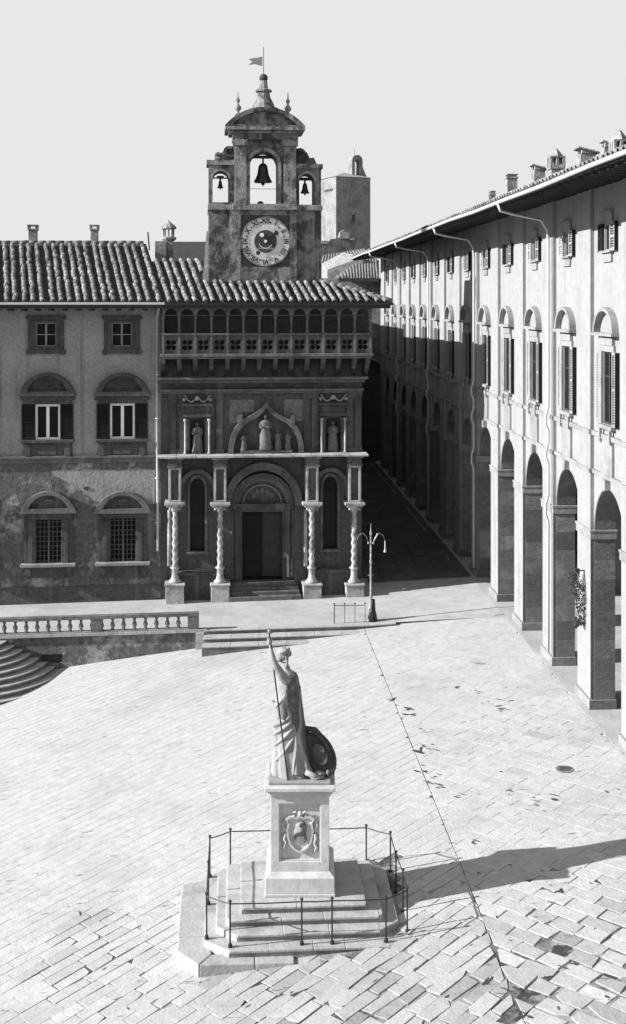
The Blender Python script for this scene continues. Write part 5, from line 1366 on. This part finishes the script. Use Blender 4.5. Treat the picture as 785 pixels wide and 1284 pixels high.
# coat of arms: shield, prancing animal, ribbons
sh = [(0, -.42), (.12, -.36), (.22, -.24), (.27, -.08), (.28, .08), (.25, .2), (.31, .3), (.2, .36), (.08, .33), (0, .37), (-.08, .33), (-.2, .36), (-.31, .3), (-.25, .2), (-.28, .08), (-.27, -.08), (-.22, -.24), (-.12, -.36)]
cz0 = (D0+D1)/2+.0
b = MB(); b.plate([(p[0], p[1]+cz0) for p in sh], [[(p[0]*.86, p[1]*.88+cz0) for p in sh]], -.57, -.501); b.build('shield_rim', M['marble'], ped)
b = MB(); 
inn_ = [(p[0]*.86, p[1]*.88+cz0) for p in sh]; b.plate(inn_, [], -.53, -.502); b.ball((0, -.52, cz0-.02), .2, 12, (1, .2, 1.3)); shf = b.build('shield_field', M['marble'], ped)
hr = [(-.17, -.08), (-.13, -.05), (-.1, -.0), (-.02, .02), (.03, .05), (.04, .12), (.0, .14), (-.03, .13), (0, .19), (.05, .23), (.1, .22), (.13, .15), (.13, .05), (.12, -.03), (.14, -.12), (.1, -.2), (.08, -.19), (.1, -.11), (.06, -.05), (-.02, -.05), (-.07, -.07), (-.1, -.13), (-.15, -.17), (-.16, -.15), (-.12, -.1)]
b = MB(); b.plate([(p[0], p[1]+cz0) for p in hr], [], -.585, -.53); bevel(b.build('shield_horse', M['stone_wall'], shf), .01)
b = MB()
for s in (-1, 1):
    b.tube([(s*.02, -.55, cz0+.37), (s*.1, -.56, cz0+.45), (s*.17, -.56, cz0+.42), (s*.1, -.56, cz0+.36), (s*.2, -.55, cz0+.33), (s*.3, -.54, cz0+.27)], .022, 6)
    b.tube([(s*.3, -.54, cz0-.02), (s*.33, -.545, cz0-.12), (s*.29, -.55, cz0-.2), (s*.34, -.54, cz0-.3), (s*.3, -.53, cz0-.4)], [.03, .035, .02, .03, .015], 6)
    b.tube([(s*.32, -.53, cz0+.26), (s*.36, -.54, cz0+.16), (s*.3, -.54, cz0+.05)], .02, 6)
b.ball((0, -.55, cz0+.4), .05, 8); b.build('ribbon', M['marble'], ped, smooth=True)
zS = -.17+D1+.21                                     # top of the cap
# base slab of the statue and the figure
st = thing('robed_statue', 'marble robed figure facing left with one arm raised to hold a staff', 'statue', (ped.location.x, ped.location.y, zS), 0)
b = MB(); b.box(-.66, .64, -.55, .55, 0, .06); bevel(b.build('plinth', M['marble_st'], st), .015)
rings = [(.05, -.17, .44, .40), (.12, -.18, .42, .39), (.3, -.20, .385, .36), (.5, -.21, .36, .34), (.75, -.24, .33, .32), (.95, -.25, .31, .31), (1.15, -.26, .295, .30), (1.32, -.265, .275, .285), (1.5, -.27, .25, .265), (1.65, -.275, .24, .26), (1.8, -.28, .235, .27), (1.95, -.275, .215, .285), (2.08, -.265, .18, .28), (2.17, -.27, .14, .20), (2.23, -.285, .085, .09), (2.32, -.31, .07, .075), (2.38, -.33, .07, .07)]
b = MB(); n = 72; vs = []; fs = []
# denser rings by interpolation
def interp(z):
    for a, c in zip(rings, rings[1:]):
        if a[0] <= z <= c[0]:
            t = (z-a[0])/(c[0]-a[0]); t = t*t*(3-2*t) if False else t; return [a[i]+(c[i]-a[i])*t for i in range(4)]
    return rings[-1]
NZ = 110
for j in range(NZ+1):
    z = .05+(2.38-.05)*j/NZ; _, cx_, rx_, ry_ = interp(z)
    for i in range(n):
        a = 2*pi*i/n
        low = max(0, min(1, (1.25-z)/.9)); mid = max(0, 1-abs(z-1.35)/.55); hi = max(0, min(1, (2.1-z)/.3))
        ph = a*9+.9*sin(z*2.1)+1.3*sin(a*2)
        f = .055*low*(abs(sin(ph*.5+.3*sin(3*z)))*2-1)+.018*low*sin(17*a+z*3)
        dg = a*3-z*8.5                                # swags across the waist and hip
        f += .055*mid*sin(dg)+.028*mid*sin(2.3*dg+1)
        f += .03*hi*(z > 1.5)*sin(a*6-z*14)
        if z > 2.12: f = 0
        vs.append((cx_+rx_*(1+f)*cos(a), ry_*(1+f)*sin(a), z))
for j in range(NZ):
    for i in range(n): a, c = j*n+i, j*n+(i+1) % n; fs.append((a, c, c+n, a+n))
fs.append(tuple(range(n))[::-1]); fs.append(tuple(range(NZ*n, NZ*n+n))); b.add(vs, fs)
# mantle hanging from the shoulder down the back (right side)
for kk in range(7):
    a0 = -1.15+kk*.34; pts = []; rs_ = []
    for j in range(12):
        t = j/11; z = 2.1-1.95*t; _, cx_, rx_, ry_ = interp(max(.05, z)); a = a0+.25*sin(t*3+kk)-.2*t
        pts.append((cx_+(rx_+.005)*cos(a), (ry_+.005)*sin(a), z)); rs_.append(.035+.035*t+.012*sin(t*9+kk*2))
    b.tube(pts, rs_, 8)
# diagonal roll of cloth across the hips, and one from shoulder to waist
for (za, zb_, aa, ab, rr_) in ((1.62, 1.02, -.2, -3.2, .05), (1.52, .86, -.3, -3.0, .04), (1.38, .62, -.4, -2.9, .035), (2.05, 1.45, -.9, -2.9, .035), (1.2, .35, -.6, -2.6, .03), (1.75, 1.2, .2, 2.9, .045)):
    pts = []
    for j in range(12):
        t = j/11; z = za+(zb_-za)*t+.05*sin(pi*t)*-1; a = aa+(ab-aa)*t; _, cx_, rx_, ry_ = interp(z); pts.append((cx_+(rx_+.0)*cos(a), ry_*sin(a), z))
    b.tube(pts, [rr_*(.6+.5*sin(pi*j/11)) for j in range(12)], 8)
# train of drapery spreading to the right at the foot
for kk in range(5):
    pts = [(-.05+.02*kk, -.25+.1*kk, 1.0-.05*kk), (.04+.02*kk, -.28+.12*kk, .6), (.14+.03*kk, -.32+.13*kk, .3), (.24+.03*kk, -.34+.14*kk, .09)]
    b.tube(pts, [.05, .06, .07, .055], 8)
# bare foot
b.ball((-.5, -.12, .09), .07, 8, (1.6, .8, .55)); b.ball((-.46, .16, .09), .07, 8, (1.6, .8, .55)); b.ball((.34, -.4, .09), .08, 8, (1.5, .8, .6))
# head: skull, jaw, nose, brow, lips, ears, hair with bun
hx_, hz_ = -.375, 2.53
b.ball((hx_+.02, 0, hz_+.03), .125, 20, (1.05, .86, 1.12)); b.ball((hx_-.045, 0, hz_-.045), .095, 16, (.85, .78, 1.05)); b.ball((hx_-.095, 0, hz_-.115), .038, 10, (.8, 1, .7))
b.tube([(hx_-.11, 0, hz_+.04), (hx_-.145, 0, hz_-.015), (hx_-.12, 0, hz_-.03)], [.012, .02, .015], 8)
b.ball((hx_-.115, 0, hz_-.062), .02, 8, (.7, 1.6, .4)); b.ball((hx_-.113, 0, hz_-.08), .02, 8, (.7, 1.4, .4)); b.ball((hx_-.1, 0, hz_+.055), .03, 8, (.5, 2.4, .4))
for s in (-1, 1): b.ball((hx_+.03, s*.105, hz_-.01), .03, 8, (.7, .4, 1.2)); b.ball((hx_-.1, s*.045, hz_+.022), .015, 6)
b.ball((hx_+.13, 0, hz_+.04), .07, 10)
for k in range(14):
    a = 2*pi*k/14; b.ball((hx_+.035+.118*cos(a)*.9, .1*sin(a), hz_+.085+.02*sin(3*a)), .036, 6)
for k in range(8): b.ball((hx_+.06+.07*cos(k*.8), .07*sin(k*.8), hz_+.13), .04, 6)
for s in (-1, 1): b.tube([(hx_+.08, s*.09, hz_), (hx_+.1, s*.1, hz_-.12), (hx_+.07, s*.12, hz_-.22)], [.035, .03, .02], 8)
# raised near arm, forearm up to the staff; other arm folded under the cloth
b.tube([(-.25, -.18, 2.06), (-.30, -.29, 2.10), (-.40, -.36, 2.26), (-.50, -.38, 2.42), (-.56, -.37, 2.56), (-.60, -.345, 2.72), (-.615, -.325, 2.84)], [.10, .105, .088, .074, .062, .045, .036], 12)
b.tube([(-.28, .2, 2.05), (-.33, .3, 1.85), (-.38, .26, 1.6), (-.52, .08, 1.55)], [.09, .085, .075, .05], 10)
b.ball((-.56, .05, 1.55), .05, 8, (1.2, .8, .7))
# palm and curled fingers round the staff
SX, SY, SZ0 = -.645, -.35, 2.93
b.ball((-.615, -.32, 2.91), .048, 12, (.75, .8, 1.35))
for k in range(4):
    zf_ = 2.86+.034*k; L_ = [.95, 1.05, 1.0, .85][k]
    pts = []
    for j in range(7):
        a = radians(35-215*L_*j/6); pts.append((SX+.04*cos(a), SY+.04*sin(a), zf_+.004*j))
    b.tube(pts, [.018, .018, .0175, .0165, .015, .0135, .011], 8)
b.tube([(-.61, -.30, 2.92), (-.645, -.29, 2.96), (-.68, -.315, 2.98), (-.69, -.35, 2.985)], [.02, .019, .016, .013], 8)
fig = b.build('figure', M['marble_st'], st, smooth=True)
md = fig.modifiers.new('remesh', 'REMESH'); md.mode = 'VOXEL'; md.voxel_size = .012; md.use_smooth_shade = True
md = fig.modifiers.new('smooth', 'SMOOTH'); md.factor = .4; md.iterations = 1
# mantle darkened to paint in its shade: a sheet of cloth round the right side and back
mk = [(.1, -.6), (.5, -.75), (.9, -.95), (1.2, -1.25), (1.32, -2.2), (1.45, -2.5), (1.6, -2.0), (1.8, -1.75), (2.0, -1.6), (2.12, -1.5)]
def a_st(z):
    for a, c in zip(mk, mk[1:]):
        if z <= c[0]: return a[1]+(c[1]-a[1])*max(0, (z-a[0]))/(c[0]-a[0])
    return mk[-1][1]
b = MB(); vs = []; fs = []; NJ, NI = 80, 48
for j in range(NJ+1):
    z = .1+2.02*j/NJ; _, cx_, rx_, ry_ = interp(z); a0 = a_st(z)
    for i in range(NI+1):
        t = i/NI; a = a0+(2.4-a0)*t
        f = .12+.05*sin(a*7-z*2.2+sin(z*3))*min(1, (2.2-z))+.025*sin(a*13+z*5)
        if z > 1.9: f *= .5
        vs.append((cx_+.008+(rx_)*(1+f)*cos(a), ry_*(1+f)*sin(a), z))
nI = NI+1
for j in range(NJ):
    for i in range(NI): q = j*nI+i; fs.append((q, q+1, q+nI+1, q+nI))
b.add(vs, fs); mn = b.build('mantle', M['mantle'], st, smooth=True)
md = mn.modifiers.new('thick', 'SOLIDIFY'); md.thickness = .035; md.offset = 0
# staff
stf = thing('staff', 'thin dark staff held upright by the raised hand of the statue', 'staff', (ped.location.x-.25, ped.location.y-.45, zS+.06))
b = MB(); d0 = Vector((0, 0, 0)); d1 = Vector((SX+.25, SY+.45, 3.1-.06)); b.tube([d0, d0.lerp(d1, .5), d1], .016, 8); b.build('shaft', M['iron'], stf)
b = MB(); b.ball(d1+Vector((0, 0, .04)), .035, 8); b.tube([d1+Vector((-.07, 0, 0)), d1+Vector((.07, 0, 0))], .014, 6); b.tube([d1, d1+Vector((-.02, 0, .14))], [.02, .006], 6); b.build('finial', M['marble_st'], stf)
# oval shield leaning at the statue's feet
sd_ = thing('oval_shield', 'dark oval shield with round medallion leaning at the feet of the statue', 'shield', (ped.location.x+.42, ped.location.y-.15, zS+.06))
def oval(r, y0, y1, sx, sz, tilt):
    b = MB(); b.lathe([(r, y0), (r*.97, y1)], (0, 0, 0), 28, 'y')
    return b
def oval_m(prof, m, parent, name):
    b = MB(); b.lathe(prof, (0, 0, 0), 32, 'y'); ob = b.build(name, m, parent, smooth=True)
    ob.matrix_local = Matrix.Translation((.0, 0, .44)) @ Matrix.Rotation(radians(-14), 4, 'X') @ Matrix.Rotation(radians(-28), 4, 'Y') @ Matrix.Diagonal((.72, 1, 1.15, 1)); return ob
oval_m([(.40, .02), (.42, -.03), (.38, -.07), (.34, -.03), (.30, -.05), (.0, -.09)], M['dark'], sd_, 'shield_body')
oval_m([(.2, -.04), (.2, -.11), (.17, -.12), (.15, -.10), (.0, -.125)], M['stone_dk'], sd_, 'medallion')
b = MB(); b.tube([(-.32, .05, .98), (-.12, .04, .93), (.1, .02, .7), (.24, 0, .4), (.25, 0, .02)], [.04, .07, .07, .06, .05], 8); b.tube([(-.3, .1, .96), (-.25, .12, .5), (-.1, .1, .05)], [.06, .12, .14], 8); b.build('shield_drapery', M['dark'], sd_, smooth=True)
b = MB(); b.ball((-.02, -.12, .07), .1, 8, (1.5, 1, .7)); b.ball((.16, -.1, .08), .07, 8, (.8, 1, 1.2)); b.tube([(-.3, -.2, .14), (-.1, -.26, .06), (.08, -.22, .03)], [.07, .05, .03], 8); b.build('carved_rest', M['marble_st'], sd_, smooth=True)

# iron fence round the platform
fen = thing('iron_fence', 'low black iron rail fence round the statue platform', 'fence', (PL.x, PL.y, zl[1]), PA)
pins = [(-1.53, -1.6), (-.52, -1.6), (-.12, -1.6), (.48, -1.6), (1.55, -1.6), (2.02, -1.28), (2.04, -.5), (2.0, .3), (2.0, 1.25), (1.5, 1.62), (0, 1.64), (-1.55, 1.62), (-2.0, 1.3), (-2.0, .1), (-2.0, -1.26)]
pins = [p for p in pins if p != (-.52, -1.6)]
TOPZ = .87
pm = MB().tube([(0, 0, -.3), (0, 0, TOPZ)], .017, 8); pm.ball((0, 0, TOPZ+.03), .034, 8); pm.lathe([(.045, 0), (.04, .06), (.024, .08)], (0, 0, 0), 8); pm = pm.mesh('post', M['iron'])
for p in pins: link('post', pm, fen, (p[0], p[1], 0 if p[1] < 1.5 else -.1+.1))
for p, q in zip(pins, pins[1:]+pins[:1]):
    b = MB(); b.tube([(p[0], p[1], TOPZ-.02), ((p[0]+q[0])/2, (p[1]+q[1])/2, TOPZ-.03), (q[0], q[1], TOPZ-.02)], .012, 6); b.build('rail', M['iron'], fen)

# ------------------------------------------------------------------ street lamp and small railing
lx, lyy = bgp(464.5, 0, 46.4)[0], 46.35; lz0 = T(lx, lyy)-.0
lamp = thing('street_lamp', 'tall slender iron street lamp with curled arms at the street corner', 'street lamp', (lx, lyy, lz0))
ps = 46.35/FPX
def lp(px_, py_): return ((px_-464.5)*ps, (782-py_)*ps)
b = MB(); b.lathe([(.15, 0), (.15, .12), (.11, .16), (.1, .45), (.12, .5), (.07, .6), (.055, .95), (.06, 1.0), (.042, 1.05), (.038, 2.3), (.055, 2.32), (.055, 2.4), (.036, 2.44), (.03, 3.4), (.05, 3.44), (.02, 3.6), (.005, 3.85)], (0, 0, -.05), 10); b.build('pole', M['greyiron'], lamp, smooth=True)
b = MB(); b.lathe([(.2, 0), (.17, .3), (.12, .5), (.1, .9), (.07, .92)], (.06, .0, -.06), 8); b.build('base_casing', M['iron'], lamp, smooth=True)
for s in (-1, 1):
    b = MB(); pts = [(0, 0, 3.0), (s*.1, 0, 3.02), (s*.16, 0, 3.25), (s*.3, 0, 3.42), (s*.47, 0, 3.34), (s*.55, 0, 3.1)]; b.tube(pts, .008, 6); b.ball((s*.09, 0, 3.03), .05, 8); b.build('arm', M['greyiron'], lamp, smooth=True)
b = MB(); b.tube([(.08, 0, 3.05), (.27, -.02, 3.4)], [.02, .035], 8); b.build('lamp_bracket', M['column'], lamp)
b = MB(); b.tube([(.55, 0, 3.12), (.55, 0, 2.8)], [.025, .025], 8); b.lathe([(.03, .1), (.06, 0), (.06, -.02)], (.55, 0, 2.70), 10); b.build('lamp_shade', M['column'], lamp)
b = MB(); b.tube([(-.12, 0, 1.78), (.12, 0, 1.78)], .02, 6); b.build('ladder_rest', M['greyiron'], lamp)
rx0, rx1 = bgp(418.5, 0, 46.5)[0], bgp(457, 0, 46.5)[0]
ra = thing('iron_railing', 'short thin iron railing with three posts beside the street lamp', 'railing', (rx0, yedge(rx0)+.15, T(rx0)))
for k in range(4):
    X = rx0+(rx1-rx0)*k/3; b = MB(); b.tube([(X-rx0, .065*(X-rx0), -.02), (X-rx0, .065*(X-rx0), .75)], .022 if k == 0 else .012, 6); b.ball((X-rx0, .065*(X-rx0), .77), .035, 6); b.build('post', M['iron'], ra)
b = MB(); b.tube([(0, 0, .7), (rx1-rx0, .065*(rx1-rx0), .7)], .014, 6); b.build('rail', M['iron'], ra)
# thin dark strip on the ground between lamp and loggia
b = MB(); vs = []
for i in range(9):
    X = lx+.3+(xe(46.3)-lx-.3)*i/8; Y = 46.05-.03*0+.02*i; vs += [(X, Y-.06, g(X, Y)+.006), (X, Y+.06, g(X, Y)+.006)]
b.add(vs, [(2*i, 2*i+2, 2*i+3, 2*i+1) for i in range(8)])
b.build('ground_strip', M['joint'], kind='structure')
